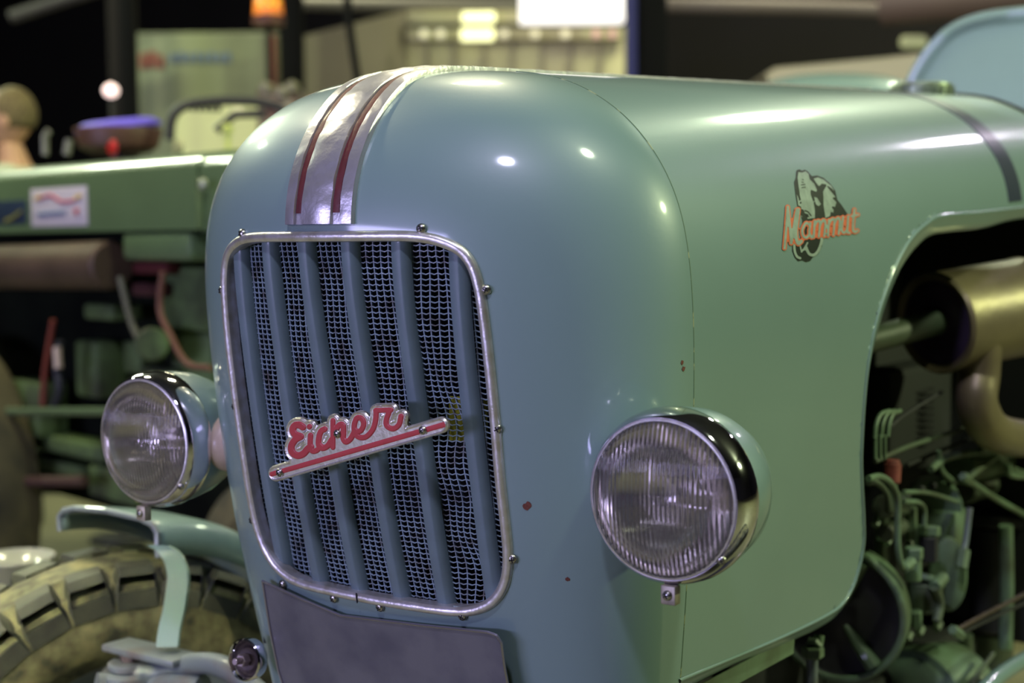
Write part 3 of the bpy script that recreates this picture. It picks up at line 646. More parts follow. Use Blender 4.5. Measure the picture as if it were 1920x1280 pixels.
oc=smooth_path([(p[0],p[2]) for p in ol]+[(-p[0]-.0,p[2]) for p in ol[::-1][1:]],90)
cg=[]
for dy,sh in ((.0,.045),(-.012,.022),(-.010,.006),(.01,0),(.03,.0),(.42,.02)):
    c0=np.array([0,1.62]);row=[]
    for x,z in oc:
        v=np.array([x,z])-c0;v=v*(1-sh/np.linalg.norm(v));row.append((c0[0]+v[0],2.4+dy,c0[1]+v[1]))
    cg.append(row)
mb=MB().grid(cg);i0=cg[0];mb.add(i0,[tuple(range(len(i0)))]);mb.box((0,2.6,1.32),(.62,.36,.78))
tag(mb.build('cowl',PAINT,TR),'tall arched turquoise cowl behind the bonnet')
# chassis, so that the tractor stands on something
ch=MB().box((0,1.3,.60),(.16,2.5,.20),None,0,.02).box((0,.35,.50),(1.15,.11,.12),None,0,.02).box((0,2.7,.75),(.5,1.0,.5),None,0,.05)
ch.box((0,.0,.70),(.34,.10,.16),None,0,.02)
ch.build('chassis',DKMET,TR,False)
# ------------------------------------------------------------------ front wheels with lugs
def wheel(c,R,wd,steer,name='front_wheel',hub=GREYP,lugs=30,parent=None,label=None,lugw=.030):
    ax=np.array([math.cos(steer),math.sin(steer),0]);h=wd/2
    pf=[(-h*.62,R*.60),(-h*.9,R*.68),(-h,R*.78),(-h*.97,R*.88),(-h*.90,R*.93),(-h*.55,R*.955),(-h*.45,R*.985),(0,R*.992),(h*.45,R*.985),(h*.55,R*.955),(h*.90,R*.93),(h*.97,R*.88),(h,R*.78),(h*.9,R*.68),(h*.62,R*.60)]
    t=MB().lathe(c,ax,pf,80).build(name,TYRE,parent)
    if label:tag(t,label)
    u=np.cross(ax,[0,0,1]);u/=np.linalg.norm(u)
    lm=None
    for k in range(lugs):
        for s_ in (-1,1):
            th=2*math.pi*(k+(.5 if s_>0 else 0))/lugs;mb=MB();G=[]
            for q in np.linspace(0,1,6):
                a_=th+q*.03;xx=s_*h*(1.0-q*.58);rr=R*(.995 if q>.05 else .97)
                base=R*.90 if q<.3 else R*.94
                e=np.cos(a_)*u+np.sin(a_)*np.array([0,0,1.]);tt=-np.sin(a_)*u+np.cos(a_)*np.array([0,0,1.])
                p=np.array(c)+ax*xx
                if q<.01:
                    p0=np.array(c)+ax*s_*h*1.015;G.append([p0+e*R*.83-tt*lugw*.5,p0+e*R*.965-tt*lugw*.45,p0+e*R*.965+tt*lugw*.45,p0+e*R*.83+tt*lugw*.5])
                G.append([p+e*base-tt*lugw*.55,p+e*rr-tt*lugw*.42,p+e*rr+tt*lugw*.42,p+e*base+tt*lugw*.55])
            mb.grid(G,closed=True).build('tread_lug',TYRED,t,angle=30,raw=False)
    MB().lathe(c,ax,[(-h*.62,R*.61),(-h*.55,R*.60),(-h*.3,R*.54),(-.02,R*.50),(-.01,R*.2),(.05,R*.18),(.06,0)],48).lathe(c,ax,[(h*.62,R*.61),(h*.55,R*.60),(h*.3,R*.54),(.02,R*.50),(.04,R*.2),(.09,R*.17),(.10,0)],48).build('wheel_rim',hub,t,angle=40)
    return t
wheel((-.77,.12,.395),.395,.20,-.38,parent=TR,lugw=.064,label='dusty far front tyre with chunky tread')
wheel((.77,.12,.395),.395,.20,-.38,parent=TR,label='near front tyre, below the picture',lugw=.064)
def mudguard(cx,sgn):
    R=.455;rows=[];prof_=[(-.12,-.030),(-.122,-.006),(-.11,.006),(-.08,.012),(0,.016),(.08,.012),(.108,.006),(.12,-.006),(.122,-.045)]
    for a_ in np.linspace(math.radians(88),math.radians(-8),40):
        q=(math.radians(88)-a_);rows.append([(cx+dx*sgn,.085+math.cos(a_)*R,.395+math.sin(a_)*(R+.0)+dh) if False else (cx+dx*sgn,.085+math.cos(a_)*(R+dh),.395+math.sin(a_)*(R+dh)) for dx,dh in prof_])
    g=MB().grid(rows).build('mudguard',PAINT,TR,angle=60)
    md=g.modifiers.new('t','SOLIDIFY');md.thickness=.004;md.offset=-1
    MB().tube([r for r in rows[0]],.005,8).build('rolled_lip',GREYP,g)
    return g
g=mudguard(-.768,1);tag(g,'curved turquoise mudguard over the far front tyre')
# strap that carries it, kingpin plate, bolt and steering arm
a=on(318,1035,0,-.585);top=a
pts=[on(300,1022,0,-.60),on(322,1036,0,-.585),on(338,1075,0,-.56),on(333,1130,0,-.545),on(322,1180,0,-.53),on(318,1212,0,-.52)]
sp_=smooth_path(pts,24);G=[]
for p in sp_: G.append([p+RT*-.021+FW*.002,p+RT*-.019-FW*.003,p+RT*.012-FW*.003,p+RT*.014+FW*.002])
MB().grid(G,closed=True).build('mudguard_strap',PAINT,TR,angle=40)
k=on(245,1238,0,-.60);kp=MB().box(on(282,1222,0,-.565),(.16,.055,.012),None,0,.004);kp.cyl(k+[0,0,-.16],k+[0,0,-.012],.045,28);kp.cyl(k+[0,0,-.012],k+[0,0,.0],.034,24)
kpo=kp.build('kingpin',GREYP,TR);tag(kpo,'grey kingpin bracket with rusty bolt')
MB().cyl(k+[0,0,0],k+[0,0,.022],.017,6).build('kingpin_bolt',mat('bolt_rust',(.17,.13,.12),.6,.5,0,.5,90),kpo)
P=[on(255,1262,0,-.58),on(310,1258,0,-.54),(on(370,1243,0,-.46)),on(420,1250,0,-.40),on(470,1285,0,-.34),on(520,1330,0,-.28)]
MB().tube(smooth_path(P,30),.016,14).build('steering_arm',GREYP,TR)
P=[on(180,1285,0,-.62),on(270,1290,0,-.58),on(330,1284,0,-.5),on(380,1290,0,-.45)]
MB().tube(smooth_path(P,20),.02,12).build('axle_arm',GREYP,TR)
a=on(462,1236,0,-.235);ax=np.array([.05,-.99,.10]);pul=MB().lathe(a,ax,[(-.012,.0),(-.012,.026),(-.004,.0275),(.004,.0275),(.006,.0255),(.003,.0235),(-.004,.021)],40).build('belt_pulley',CHROME,TR,angle=40);tag(pul,'small bright-rimmed pulley beside the number plate')
MB().lathe(a,ax,[(-.004,.0215),(-.006,.017),(-.001,.0145),(-.002,.010),(0,0)],32).build('pulley_face',mat('pulley_brown',(.07,.05,.045),.5,.4,0,.4,60),pul)
MB().cyl(a,a+ax*.012,.0085,6).cyl(a+ax*.012,a+ax*.022,.0045,12).build('pulley_nut',mat('nut_metal',(.4,.33,.32),.35,.8,0,.3,80),pul)
# ------------------------------------------------------------------ green tractor standing behind, seen from its side
BN2=np.array([-.2,-.98,0]);BN2/=np.linalg.norm(BN2);BU=np.array([.98,-.2,0]);BU/=np.linalg.norm(BU);BP2=at(370,290,3.6)
def bg(px,py,off=0): return onplane(px,py,BP2-BN2*off,BN2)
B2=empty('vintage_tractor',tuple(bg(200,1400)*[1,1,0]),'green vintage tractor with stickers on its bonnet side, left behind the foreground tractor','tractor')
RB=[BU,-BN2,[0,0,1]]
def bbox(name,x0,y0,x1,y1,off,dep,m,parent=B2,ch=.01,label=None):
    a=bg(x0,(y0+y1)/2,off);b=bg(x1,(y0+y1)/2,off);t=bg((x0+x1)/2,y0,off);u=bg((x0+x1)/2,y1,off);c=(a+b)/2;c[2]=(t[2]+u[2])/2;c=c-BN2*dep/2
    o=MB().box(c,(np.linalg.norm((b-a)),dep,abs(t[2]-u[2])),RB,0,ch).build(name,m,parent,angle=40);return tag(o,label) if label else o
# bonnet: side, rounded shoulder, low crown
def hood(x0,x1,name,m,shr=0):
    a=bg(x0,380);b=bg(x1,380);zt=BP2[2];pr=[(0,-.185),(0,-.03),(.006,-.016),(.018,-.004),(.04,.004),(.14,.022),(.26,.030),(.38,.022),(.48,.004),(.515,-.016),(.52,-.03),(.52,-.185)]
    pr=[(o+shr*(1 if o<.26 else -1),z-shr) for o,z in pr];G=[]
    for t in np.linspace(0,1,8):
        p=a*(1-t)+b*t;G.append([(p[0]-BN2[0]*o,p[1]-BN2[1]*o,zt+z) for o,z in pr])
    mb=MB().grid(G);mb.add(G[0],[tuple(range(len(pr)))]);mb.add(G[-1],[tuple(range(len(pr)))]);return mb.build(name,m,B2,angle=30)
h2=hood(-190,371,'bonnet',OLD);tag(h2,'long flat green bonnet')
hood(373,470,'bonnet_front',OLD,.004)
bbox('side_latch',366,330,378,430,-.004,.01,OLDD,h2)
MB().lathe(bg(384,345,-.02),BN2,[(0,0),(.0,.014),(.01,.014),(.014,.008),(.015,0)],20).build('bonnet_knob',mat('knob_pale',(.4,.45,.3),.4,.4),h2)
WS=mat('sticker_white',srgb(190,184,188),.5,0,.2);SR=mat('sticker_red',srgb(190,70,70),.5);SY=mat('sticker_yellow',srgb(220,190,90),.5);SB=mat('sticker_blue_grey',srgb(110,125,150),.5);DBL=mat('sticker_navy',srgb(28,44,62),.5)
st=bbox('white_sticker',58,351,163,424,-.002,.003,WS,h2,.0005,'white sticker with red and yellow marks')
def stroke_on(name,pts,w,m,parent,off):
    P=smooth_path([bg(x,y,off) for x,y in pts],12);return MB().tube(P,w,8).build(name,m,parent)
stroke_on('red_swoosh',[(75,372),(95,366),(115,378),(140,376)],.004,SR,st,-.003);stroke_on('yellow_mark',[(67,373),(76,368)],.006,SY,st,-.003);stroke_on('yellow_mark',[(142,371),(153,366)],.006,SY,st,-.003)
stroke_on('red_mark',[(143,396),(146,398)],.009,SR,st,-.004);stroke_on('blue_word',[(72,402),(95,400),(124,398)],.007,SB,st,-.001)
s2=bbox('navy_sticker',-12,376,49,420,-.002,.003,DBL,h2,.0005,'dark blue sticker with yellow mark');stroke_on('yellow_mark',[(10,414),(25,408),(40,396)],.005,mat('olive_yellow',srgb(130,130,50),.5),s2,-.003)
belly=bbox('dark_belly',-150,432,480,945,.20,.3,mat('shade_green_black',(.008,.011,.006),.9,0,0,.5,4,col2=(.003,.004,.003),spec=.05),ch=.02)  # dark slab added to paint the shade under the bonnet
a=bg(-120,503,.02);b=bg(212,497,.02);MB().cyl(a,b,.068,40).build('muffler',mat('brown_muffler',srgb(96,78,64),.55,.4,0,.35,5),B2)
bbox('tank',226,434,356,490,.0,.16,OLD,ch=.02);
bbox('red_box',240,490,312,514,.08,.05,mat('dull_red',srgb(78,20,18),.8));bbox('red_box',245,530,300,556,.08,.05,mat('dull_red_dark',srgb(58,20,18),.8));bbox('dark_panel',300,500,395,620,.12,.06,OLDD)
for (x0,y0,x1,y1,o_) in ((155,570,210,600,.06),(140,640,182,745,.08),(12,715,72,815,.05),(262,690,330,760,.1),(320,620,395,720,.14),(230,640,262,700,.12),(20,820,190,850,.08),(165,880,250,940,.08),(20,860,150,885,.10),(330,730,400,800,.1)): bbox('casting',x0,y0,x1,y1,o_,.1,OLDD,ch=.012)
MB().cyl(bg(285,645,.10),bg(285,645,.0),.045,32).build('cover_disc',OLDD,B2)
MB().cyl(bg(-60,771,-.02),bg(208,771,-.02),.012,16).build('side_rail',OLD,B2)
MB().cyl(bg(50,902,.0),bg(158,902,.0),.016,16).build('brown_shaft',mat('brown_shaft_metal',srgb(78,56,48),.6,.2),B2)
for pts,col,r_ in (([(305,510),(300,580),(318,625),(350,680),(395,690)],srgb(104,66,50),.008),([(100,600),(90,660),(84,700),(80,760)],srgb(120,52,34),.008),([(112,640),(108,690),(112,730),(100,770)],srgb(30,32,40),.012),([(225,520),(245,600),(262,640)],srgb(80,80,66),.009)):
    MB().tube(smooth_path([bg(x,y,-.01) for x,y in pts],20),r_,10).build('hose',mat('hose_%d'%int(pts[0][0]),col,.6),B2)
MB().tube([bg(107,650,-.02),bg(110,690,-.02)],.012,12).build('hose_clamp',mat('pale_clamp',srgb(190,170,150),.4),B2)
BT=mat('old_tyre',(.115,.10,.045),.8,0,0,.5,8,.3,30,col2=(.04,.038,.02))
def plain_wheel(c,ax,R,wd,m,rim,parent,name='rear_wheel'):
    h=wd/2;t=MB().lathe(c,ax,[(-h*.6,R*.6),(-h,R*.75),(-h*.95,R*.9),(-h*.8,R*.97),(0,R),(h*.8,R*.97),(h*.95,R*.9),(h,R*.75),(h*.6,R*.6)],64).build(name,m,parent)
    MB().lathe(c,ax,[(-h*.6,R*.61),(-h*.3,R*.5),(-.01,R*.2),(.0,0)],40).lathe(c,ax,[(h*.6,R*.61),(h*.3,R*.5),(.03,R*.2),(.04,0)],40).build('wheel_rim',rim,t);return t
RIMG=mat('green_rim',(.16,.30,.10),.5)
c=bg(-62,1080,.0);c=np.array([c[0],c[1],.48]);c2_=bg(-90,1080,-.05);plain_wheel(np.array([c2_[0],c2_[1],.50]),BN2,.50,.22,BT,RIMG,B2)
c=bg(560,1080,.05);plain_wheel(np.array([c[0],c[1],.38]),BN2,.38,.18,BT,RIMG,B2,'front_wheel');c=bg(560,1080,.55);plain_wheel(np.array([c[0],c[1],.38]),BN2,.38,.18,BT,RIMG,B2,'front_wheel');c=bg(-90,1080,.6);plain_wheel(np.array([c[0],c[1],.5]),BN2,.50,.22,BT,RIMG,B2)
# ------------------------------------------------------------------ second machine further back: seat, steering wheel, lamp
def V3(px,py,d): return np.array(at(px,py,d))
B3=empty('vintage_tractor',tuple(V3(280,600,5.2)*[1,1,0]),'dark vintage tractor behind the green one, round blue-topped seat and black steering wheel','tractor')
c=V3(300,420,5.5);MB().box((c[0],c[1],.85),(1.2,.3,1.0),[RT,np.cross([0,0,1],RT),[0,0,1]],0,.05).build('body',DKMET,B3)
c=V3(222,240,5.1);MB().lathe(c+[0,0,-.068],(0,0,1),[(-.02,0),(-.02,.10),(.0,.135),(.06,.152),(.066,.150)],40).build('seat',mat('brown_leather',srgb(74,46,36),.5),B3)
MB().lathe(c+[0,0,0],(-.06,-.10,1),[(-.004,.150),(.010,.148),(.024,.12),(.03,0)],40).build('seat_top',mat('violet_top',srgb(92,74,205),.7),B3)  # domed top coloured violet, above the brown seat
MB().cyl(V3(222,330,5.1),V3(222,265,5.1),.03).build('seat_post',DKMET,B3)
P=[V3(x,y,5.0) for x,y in ((318,262),(322,225),(338,203),(370,193),(430,189),(500,194),(540,215),(545,260))];MB().tube(smooth_path(P,40),.017,10).build('steering_wheel',BLACK,B3)
for i in range(5): MB().box(V3(362+i*12,203+i*.3,5.0),(.012,.012,.02)).build('grip',BLACK,B3)
MB().tube([V3(405,245,5),V3(440,215,5),V3(500,212,5)],.015,10).build('wheel_spoke',DKMET,B3)
MB().lathe(V3(213,277,4.7),BN2,[(0,0),(0,.026),(.012,.02),(.015,0)],20).build('red_lens',mat('red_lens',srgb(170,28,30),.3),B3)
MB().lathe(V3(336,276,4.8),BN2,[(0,0),(0,.028),(.012,.022),(.015,0)],20).build('pale_knob',mat('pale_knob',srgb(150,150,110),.4),B3)
MB().tube([V3(428,290,4.9),V3(426,250,4.9)],.010,10).lathe(V3(426,243,4.9),(0,0,1),[(-.02,0),(-.012,.018),(.01,.02),(.022,.0)],20).build('gear_knob',mat('yellow_green_knob',srgb(190,200,110),.35),B3)
MB().tube([V3(85,290,5),V3(84,255,5),V3(92,245,5)],.012,8).tube([V3(125,290,5),V3(130,262,5)],.014,8).build('lever_pair',mat('lever_metal',(.2,.2,.16),.4,.5),B3)
# bright lamp on a thin stand
LS=empty('floor_lamp',tuple(V3(208,172,6.2)*[1,1,0]),'thin stand with a small glowing pink-white bulb above the blue seat','lamp')
p=V3(208,170,6.2);MB().lathe(p,(0,0,1),[(-.034,0),(-.02,.026),(0,.034),(.02,.026),(.034,0)],20).build('bulb',mat('pink_bulb',(1,.74,.70),.5,emit=1.5),LS)
MB().tube([(p[0],p[1],0.02),(p[0],p[1],p[2]-.03)],.008,8).lathe((p[0],p[1],0),(0,0,1),[(0,0),(0,.14),(.02,.14),(.03,0)],24).build('stand',DKMET,LS)
# ------------------------------------------------------------------ person in a pale shirt
HAIR=mat('short_fair_hair',srgb(112,100,62),.8,0,0,.5,60,.6,90,col2=srgb(70,58,36));SKIN=mat('skin',srgb(176,136,104),.55);SHIRT=mat('pale_shirt',srgb(176,188,158),.8,0,0,.1,8);TROU=mat('dark_trousers',(.02,.022,.03),.8)
D=5.8;hc=V3(22,222,D);fx,fy=hc[0],hc[1];zt=float(hc[2]);F=np.array([-RT[0],-RT[1],0]);F/=np.linalg.norm(F);F=F*.92+np.array([FW[0],FW[1],0])*-.1;F/=np.linalg.norm(F);S=np.array([-F[1],F[0],0]) # faces left
PE=empty('person',(fx,fy,0),'person with short fair hair and pale shirt looking left, behind the green tractor','person')
def skinfig(name,verts,edges,rad,m,parent,sub=2):
    me=bpy.data.meshes.new(name);me.from_pydata([tuple(map(float,v)) for v in verts],edges,[]);o=link(name,me,m,parent,False)
    md=o.modifiers.new('s','SKIN');me.skin_vertices if False else None
    bm=bmesh.new();bm.from_mesh(me);ly=bm.verts.layers.skin.verify()
    for v,r in zip(bm.verts,rad): v[ly].radius=(r,r) if np.isscalar(r) else r
    bm.verts.ensure_lookup_table();bm.verts[0][ly].use_root=True;bm.to_mesh(me);bm.free()
    md.use_smooth_shade=True;s2=o.modifiers.new('d','SUBSURF');s2.levels=sub;s2.render_levels=sub;return o
o_=np.array([fx,fy,0])
def B(f,s,z): return o_+F*f+S*s+np.array([0,0,z])
H=zt+.115
body=[B(0,0,H*.53),B(0,0,H*.62),B(0,0,H*.72),B(-.01,0,H*.79),B(-.01,0,H*.825),B(.0,0,H*.855),B(.02,0,H*.90)]
ar=[];ed=[(i,i+1) for i in range(6)];rad=[.13,.12,.135,.14,.085,.056,.056]
for s_ in (1,-1):
    n=len(body);body+=[B(-.01,s_*.15,H*.805),B(0,s_*.20,H*.77),B(.01,s_*.23,H*.62),B(.07,s_*.21,H*.49)];ed+=[(3,n),(n,n+1),(n+1,n+2),(n+2,n+3)];rad+=[.075,.062,.045,.032]
    n=len(body);body+=[B(0,s_*.09,H*.48),B(.02,s_*.10,H*.28),B(0,s_*.11,H*.05),B(.13,s_*.12,.035)];ed+=[(0,n),(n,n+1),(n+1,n+2),(n+2,n+3)];rad+=[.09,.062,.042,.035]
skinfig('body',body,ed,rad,SKIN,PE)
sh=[B(0,0,H*.54),B(0,0,H*.63),B(0,0,H*.72),B(-.01,0,H*.79),B(-.01,0,H*.822)];e2=[(0,1),(1,2),(2,3),(3,4)];r2=[.145,.135,.15,.155,.095]
for s_ in (1,-1):
    n=len(sh);sh+=[B(-.01,s_*.15,H*.805),B(0,s_*.205,H*.765),B(.005,s_*.22,H*.69)];e2+=[(3,n),(n,n+1),(n+1,n+2)];r2+=[.085,.075,.065]
skinfig('shirt',sh,e2,r2,SHIRT,PE)
tr=[B(0,0,H*.53)];e3=[];r3=[.145]
for s_ in (1,-1):
    n=len(tr);tr+=[B(0,s_*.09,H*.47),B(.02,s_*.10,H*.28),B(0,s_*.11,H*.05)];e3+=[(0,n),(n,n+1),(n+1,n+2)];r3+=[.10,.075,.06]
skinfig('trousers',tr,e3,r3,TROU,PE)
def blob(name,c,r,m,parent,fn=None,seg=28):
    bm=bmesh.new();bmesh.ops.create_uvsphere(bm,u_segments=seg,v_segments=seg//2,radius=1);bm.verts.index_update();vs_=[]
    for v in bm.verts:
        p=np.array(v.co);
        if fn:p=fn(p)
        vs_.append(np.array(c)+F*p[0]*r[0]+S*p[1]*r[1]+np.array([0,0,p[2]*r[2]]))
    f=[[q.index for q in ff.verts] for ff in bm.faces];bm.free();return mk(name,vs_,f,m,parent,True,None)
def headf(p):
    p=p.copy()
    if p[2]<0: p[1]*=1+.25*p[2];p[0]=p[0]*(1+.1*p[2])+.12*(-p[2])
    if p[0]>.9 and -.35<p[2]<.05: p[0]+=.16
    return p
hcn=B(.015,0,H-.118)
blob('head',hcn,(.098,.078,.118),SKIN,PE,headf)
blob('hair',hcn+F*-.018+np.array([0,0,.022]),(.098,.086,.108),HAIR,PE,lambda p:np.array([p[0]*(1 if p[0]<0 else .86),p[1],max(p[2],-.55+.9*max(p[0],0))]))
for s_ in (1,-1):
    blob('ear',hcn+S*s_*.079+F*-.005+np.array([0,0,-.012]),(.018,.008,.032),SKIN,PE,None,12);blob('eye',hcn+S*s_*.032+F*.092+np.array([0,0,.0]),(.008,.012,.007),BLACK,PE,None,10)
blob('mouth',hcn+F*.098+np.array([0,0,-.058]),(.006,.022,.006),mat('lips',srgb(150,90,80),.5),PE,None,10)
# ------------------------------------------------------------------ things further back in the hall
def post(name,px,w,dep,d,m,label,ztop=4.9,row=100):
    p=V3(px,row,d);o=MB().box((p[0],p[1],ztop/2),(w,dep,ztop),[[RT[0],RT[1],0],[-RT[1],RT[0],0],[0,0,1]],0,.01).build(name,m);return tag(o,label,'post',None)
PB=mat('post_black',(.004,.004,.004),.8,spec=.1);PT=mat('post_taupe',(.022,.019,.016),.8,spec=.1)
post('steel_column',242,.085,.1,8.6,PB,'black steel column left of the pale banner board')
post('steel_column',218,.085,.06,8.75,PT,'taupe steel column just left of the black column by the banner')
post('steel_column',549,.125,.12,8.6,PB,'black steel column right of the banner board, behind the orange beacon')
bp_=post('steel_column',1213,.20,.14,7.6,PB,'thick black column right of the white light box')
e=V3(1183,80,7.5);tag(MB().box((e[0],e[1],2.45),(.055,.03,4.9),[[RT[0],RT[1],0],[-RT[1],RT[0],0],[0,0,1]]).build('blue_lit_edge',mat('blue_edge_light',(.012,.013,.11),.5)),'blue light painted as a strip up the left edge of the thick black column','strip')  # strip colour stands for blue light catching the column edge
c=MB().tube([V3(648,-30,6.2),V3(657,60,6.2),V3(672,160,6.2),V3(700,420,6.2),V3(720,640,6.2),V3(742,1000,6.2)*[1,1,0]],.018,10).build('slanting_pole',PB);tag(c,'thin black slanting pole above the trim strip','pole')
def vbox(name,x0,y0,x1,y1,d,dep,m,parent=None,label=None,cat=None,ch=.01,group=None,down=False):
    c=(V3(x0,y0,d)+V3(x1,y1,d))/2;W=(x1-x0)*d/f_px;Hh=(y1-y0)*d/f_px;zt_=c[2]+Hh/2
    if down: Hh=zt_;c[2]=zt_/2
    Fh=np.array([FW[0],FW[1],0]);Fh/=np.linalg.norm(Fh);c=c+Fh*dep/2;o=MB().box(c,(W,dep,Hh),[[RT[0],RT[1],0],Fh,[0,0,1]],0,ch).build(name,m,parent,angle=40)
    return tag(o,label,cat,group)
# banner board
BB=vbox('banner_board',254,62,524,300,9.4,.04,mat('banner_cloth',srgb(150,156,118),.7,0,0,.25,1.2,col2=srgb(120,124,96)),None,'pale green banner board with blurred blue lettering and red marks, between two columns','banner',down=True)
for i,(x0,x1) in enumerate(((318,330),(334,346),(350,360),(365,374),(378,388),(392,402),(407,418),(422,432))): vbox('letter',x0,101-i%2*3,x1,117,9.37,.01,mat('banner_blue_%d'%i,srgb(110,126,146),.7),BB,ch=.002)
MR=mat('banner_red',srgb(160,92,72),.7)
for x0,y0,x1,y1 in ((262,100,275,128),(278,96,292,126),(296,104,306,128)): vbox('red_mark',x0,y0,x1,y1,9.37,.01,MR,BB,ch=.002)
vbox('red_edge',500,66,516,190,9.36,.02,MR,BB,ch=.002)
PALE=mat('pale_cream_paint',srgb(205,208,150),.5,0,.2,.1,2)
VN=vbox('delivery_van',322,188,600,330,7.75,.6,PALE,None,'cream van body behind the black steering wheel','van',.06,down=True)
vbox('window',412,205,520,235,7.99,.02,mat('van_glass',(.05,.05,.04),.1),VN)
vbox('window',352,262,400,285,7.99,.02,bpy.data.materials['van_glass'],VN)
OC=vbox('old_engine',480,160,560,205,6.6,.3,mat('grubby_metal',(.22,.2,.15),.5,.4,0,.6,14,col2=(.06,.02,.02)),None,'grubby reddish engine on a stand left of the rounded nose','engine',.03,down=True)
for x_,y_ in ((500,172),(530,180),(548,170)): MB().lathe(V3(x_,y_-8,6.6),(0,0,1),[(-.03,0),(-.02,.03),(.01,.034),(.03,0)],16).build('cylinder_cap',mat('cap_%d'%x_,srgb(150,146,120),.4,.5),OC)
for x_,y_ in ((441,120),(454,128),(398,156)):
    pass
# show booth with pale panels, bulbs, painted shadow line and painted lamp reflections
BOO=mat('booth_panel',srgb(188,184,140),.6,0,.1,.15,1.5,col2=srgb(160,152,128));BOG=mat('booth_side',srgb(136,128,112),.6,0,0,.15,1.5);SHADOWL=mat('booth_shadow',srgb(60,62,40),.6)
BO=vbox('show_booth',762,20,1172,200,9.8,1.6,BOO,None,'pale show booth with bulbs, painted shadow line and lamp reflections, above the rounded nose','booth',.02,down=True)
vbox('shadow_line',762,42,1172,50,9.7,.06,SHADOWL,BO,ch=.004);vbox('fascia',762,52,1172,74,9.72,.05,BOO,BO,ch=.004)  # first dark strip paints the shadow line above the fascia
for x_ in (800,850,905,960,1015,1070,1125): vbox('panel_batten',x_,78,x_+5,200,9.78,.02,BOG,BO,ch=.002)
a=V3(762,90,9.8);b=V3(566,90,8.9);h0=V3(762,20,9.8)[2];h1=V3(566,68,8.9)[2]
mb=MB();q=np.array([FW[0],FW[1],0])*.05
mb.add([a*[1,1,0],b*[1,1,0],(b[0],b[1],h1),(a[0],a[1],h0),a*[1,1,0]+q,b*[1,1,0]+q,(b[0]+q[0],b[1]+q[1],h1),(a[0]+q[0],a[1]+q[1],h0)],[(0,1,2,3),(4,5,6,7),(0,1,5,4),(1,2,6,5),(2,3,7,6),(3,0,4,7)]).build('booth_side_wall',BOG,BO,False)
LY=mat('yellow_white_reflection',(1,1,.52),.5,emit=1.6)
vbox('booth_reflection',866,22,928,42,9.66,.03,LY,BO,ch=.02);vbox('booth_reflection',864,53,926,76,9.66,.03,LY,BO,ch=.02)  # glowing boxes paint ceiling-lamp reflections on the glossy fascia
bl=mat('dim_bulb',(.85,.8,.55),.5,emit=.55);br=mat('dim_red_bulb',(.7,.42,.36),.5,emit=.5)
for x_,m_ in ((795,bl),(826,bl),(945,bl),(1003,bl),(1060,bl),(1118,br),(1148,br)): MB().lathe(V3(x_,64,9.6),(0,0,1),[(-.03,0),(-.02,.025),(.02,.025),(.03,0)],14).build('festoon_bulb',m_,BO)
LB=vbox('light_box',974,-60,1170,42,9.3,.1,mat('lit_white',(1,.95,.93),.5,emit=1.15),None,'white glowing light box above the booth','sign',.01)
LP=mat('lit_pink',(1,.72,.62),.5,emit=.9)
for x0,x1 in ((1000,1030),(1052,1062),(1100,1135)): vbox('faint_mark',x0,-6,x1,6,9.29,.01,LP,LB,ch=.001)
MB().tube([V3(1072,-60,9.35),V3(1072,-380,9.35)],.01,8).build('hanger',PB,LB)
# orange beacon on a pole
BE=empty('beacon',tuple(V3(505,20,7.4)*[1,1,0]),'orange flashing beacon lamp on a pole in front of the black column','lamp')
p=V3(503,10,7.4);MB().lathe(p,(0,0,1),[(-.05,.0),(-.05,.075),(.02,.07),(.07,.05),(.09,0)],28).build('orange_dome',mat('orange_lens',(1,.26,.02),.3,emit=.22),BE)
MB().lathe(p,(0,0,1),[(-.10,.0),(-.10,.08),(-.052,.08),(-.05,0)],28).build('beacon_base',mat('dark_red_base',srgb(80,30,20),.5),BE)
MB().tube([(p[0],p[1],0),(p[0],p[1],p[2]-.1)],.015,10).build('beacon_pole',PB,BE)
for x_ in (487,505,520): MB().lathe(V3(x_,4,7.3),(0,0,1),[(-.014,0),(0,.012),(.014,0)],12).build('filament',mat('amber_glow_%d'%x_,(1,.55,.05),.5,emit=1.3),BE)
# ceiling beams and duct, upper edge
BM_=mat('beam_taupe',srgb(112,100,96),.6);DU=mat('duct_beige',srgb(104,86,80),.6)
def beam(name,pts,r,m,label,cat):
    return tag(MB().tube([V3(*p) for p in pts],r,14).build(name,m),label,cat)
beam('roof_beam',[(1236,8,9),(1660,18,9)],.045,BM_,'pale taupe roof beam right of the thick black column','beam')
beam('air_duct',[(1655,5,8.4),(1800,-8,8.2),(2300,-60,8)],.13,DU,'beige round air duct at the upper right','duct')
beam('roof_beam',[(20,32,9),(120,0,9),(200,-25,9)],.04,mat('beam_dim',(.05,.045,.04),.7),'dim slanting beam at the upper left corner','beam')
beam('roof_beam',[(560,6,10.8),(980,12,10.8)],.05,mat('beam_dim2',(.10,.095,.085),.7),'dim beam above the pale booth','beam')
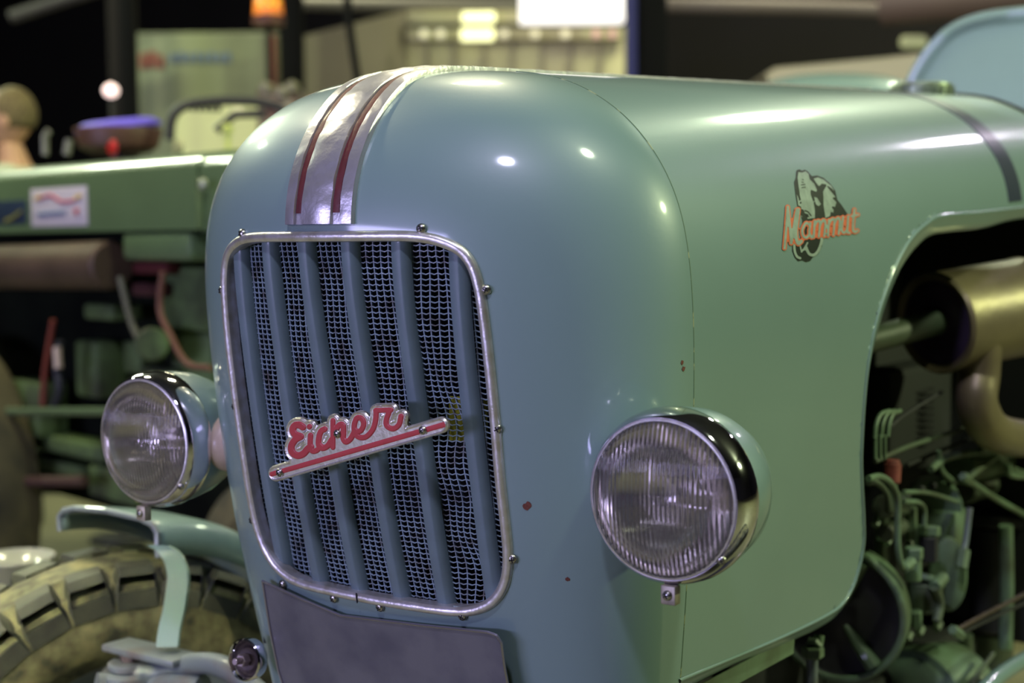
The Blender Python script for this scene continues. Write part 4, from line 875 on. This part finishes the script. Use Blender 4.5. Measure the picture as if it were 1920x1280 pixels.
# pale car and green tractor behind the bonnet
CR=mat('white_car_paint',srgb(190,180,160),.35,0,.6)
PC=empty('car',tuple(V3(1600,400,6.0)*[1,1,0]),'pale car roof sloping behind the bonnet','car')
G=[];
for x_,y_ in ((1440,135),(1460,121),(1560,112),(1660,103),(1760,92),(1900,86)):
    p=V3(x_,y_,6.2);Fh=np.array([FW[0],FW[1],0]);G.append([p*[1,1,0]+[0,0,.6],p+[0,0,-.10],p+[0,0,-.02],p+Fh*.1,p+Fh*1.2,p+Fh*1.3+[0,0,-.1],(p+Fh*1.3)*[1,1,0]+[0,0,.6]])
MB().grid(G).build('car_body',CR,PC,angle=50)
for q_ in (1470,1900):
    p=V3(q_,300,6.25);plain_wheel(np.array([p[0],p[1],.32]),-np.array([FW[0],FW[1],0]),.32,.18,BT,CHROME,PC,'wheel')
    p=V3(q_,300,7.3);plain_wheel(np.array([p[0],p[1],.32]),-np.array([FW[0],FW[1],0]),.32,.18,BT,CHROME,PC,'wheel')
G3=empty('green_tractor',tuple(V3(1560,400,4.9)*[1,1,0]),'rounded green tractor bonnet just behind the foreground bonnet','tractor')
c=V3(1560,205,5.2);R3=[np.array([RT[0],RT[1],0]),np.array([FW[0],FW[1],0]),np.array([0,0,1.])]
mb=MB();G=[]
for u_ in np.linspace(-1,1,24):
    G.append([c+R3[0]*u_*.34+R3[1]*.28*math.cos(t)*(1-abs(u_)**3)**.5-R3[1]*0+R3[2]*.125*math.sin(t)*(1-abs(u_)**2.4)**.5 for t in np.linspace(0,2*math.pi,33)[:-1]])
mb.grid(G,closed=True).build('bonnet',PAINT,G3);MB().box((c[0],c[1],.95),(.4,.4,.9),R3,0,.05).build('body',GDIRTY,G3)
for s_ in (-1,1):
    for t_ in (-1,1): plain_wheel(np.array([c[0],c[1],.4])+R3[0]*s_*.45+R3[1]*t_*.35,R3[1],.40,.16,BT,RIMG,G3,'wheel')
WL=vbox('wall_lamp',1690,66,1742,90,8.5,.06,mat('dim_olive_lamp',(.42,.44,.24),.5,emit=.25),None,'small dim oval wall lamp left of the arched cowl','lamp',.028)
# white bowl on a stand at the lower left
BW=empty('wash_bowl',tuple(V3(25,1035,2.9)*[1,1,0]),'white round bowl on a stand behind the dusty front tyre','bowl')
p=V3(25,1045,2.9);MB().lathe(p,(0,0,1),[(-.05,0),(-.05,.04),(-.01,.075),(.0,.082),(.003,.080),(-.004,.072),(-.03,.035),(-.035,0)],40).build('bowl',mat('white_enamel',srgb(130,132,122),.6,0,.5),BW)
MB().lathe((p[0],p[1],0),(0,0,1),[(0,0),(0,.16),(.02,.15),(.03,.03),(float(p[2])-.05,.03),(float(p[2])-.05,0)],24).build('stand',DKMET,BW)
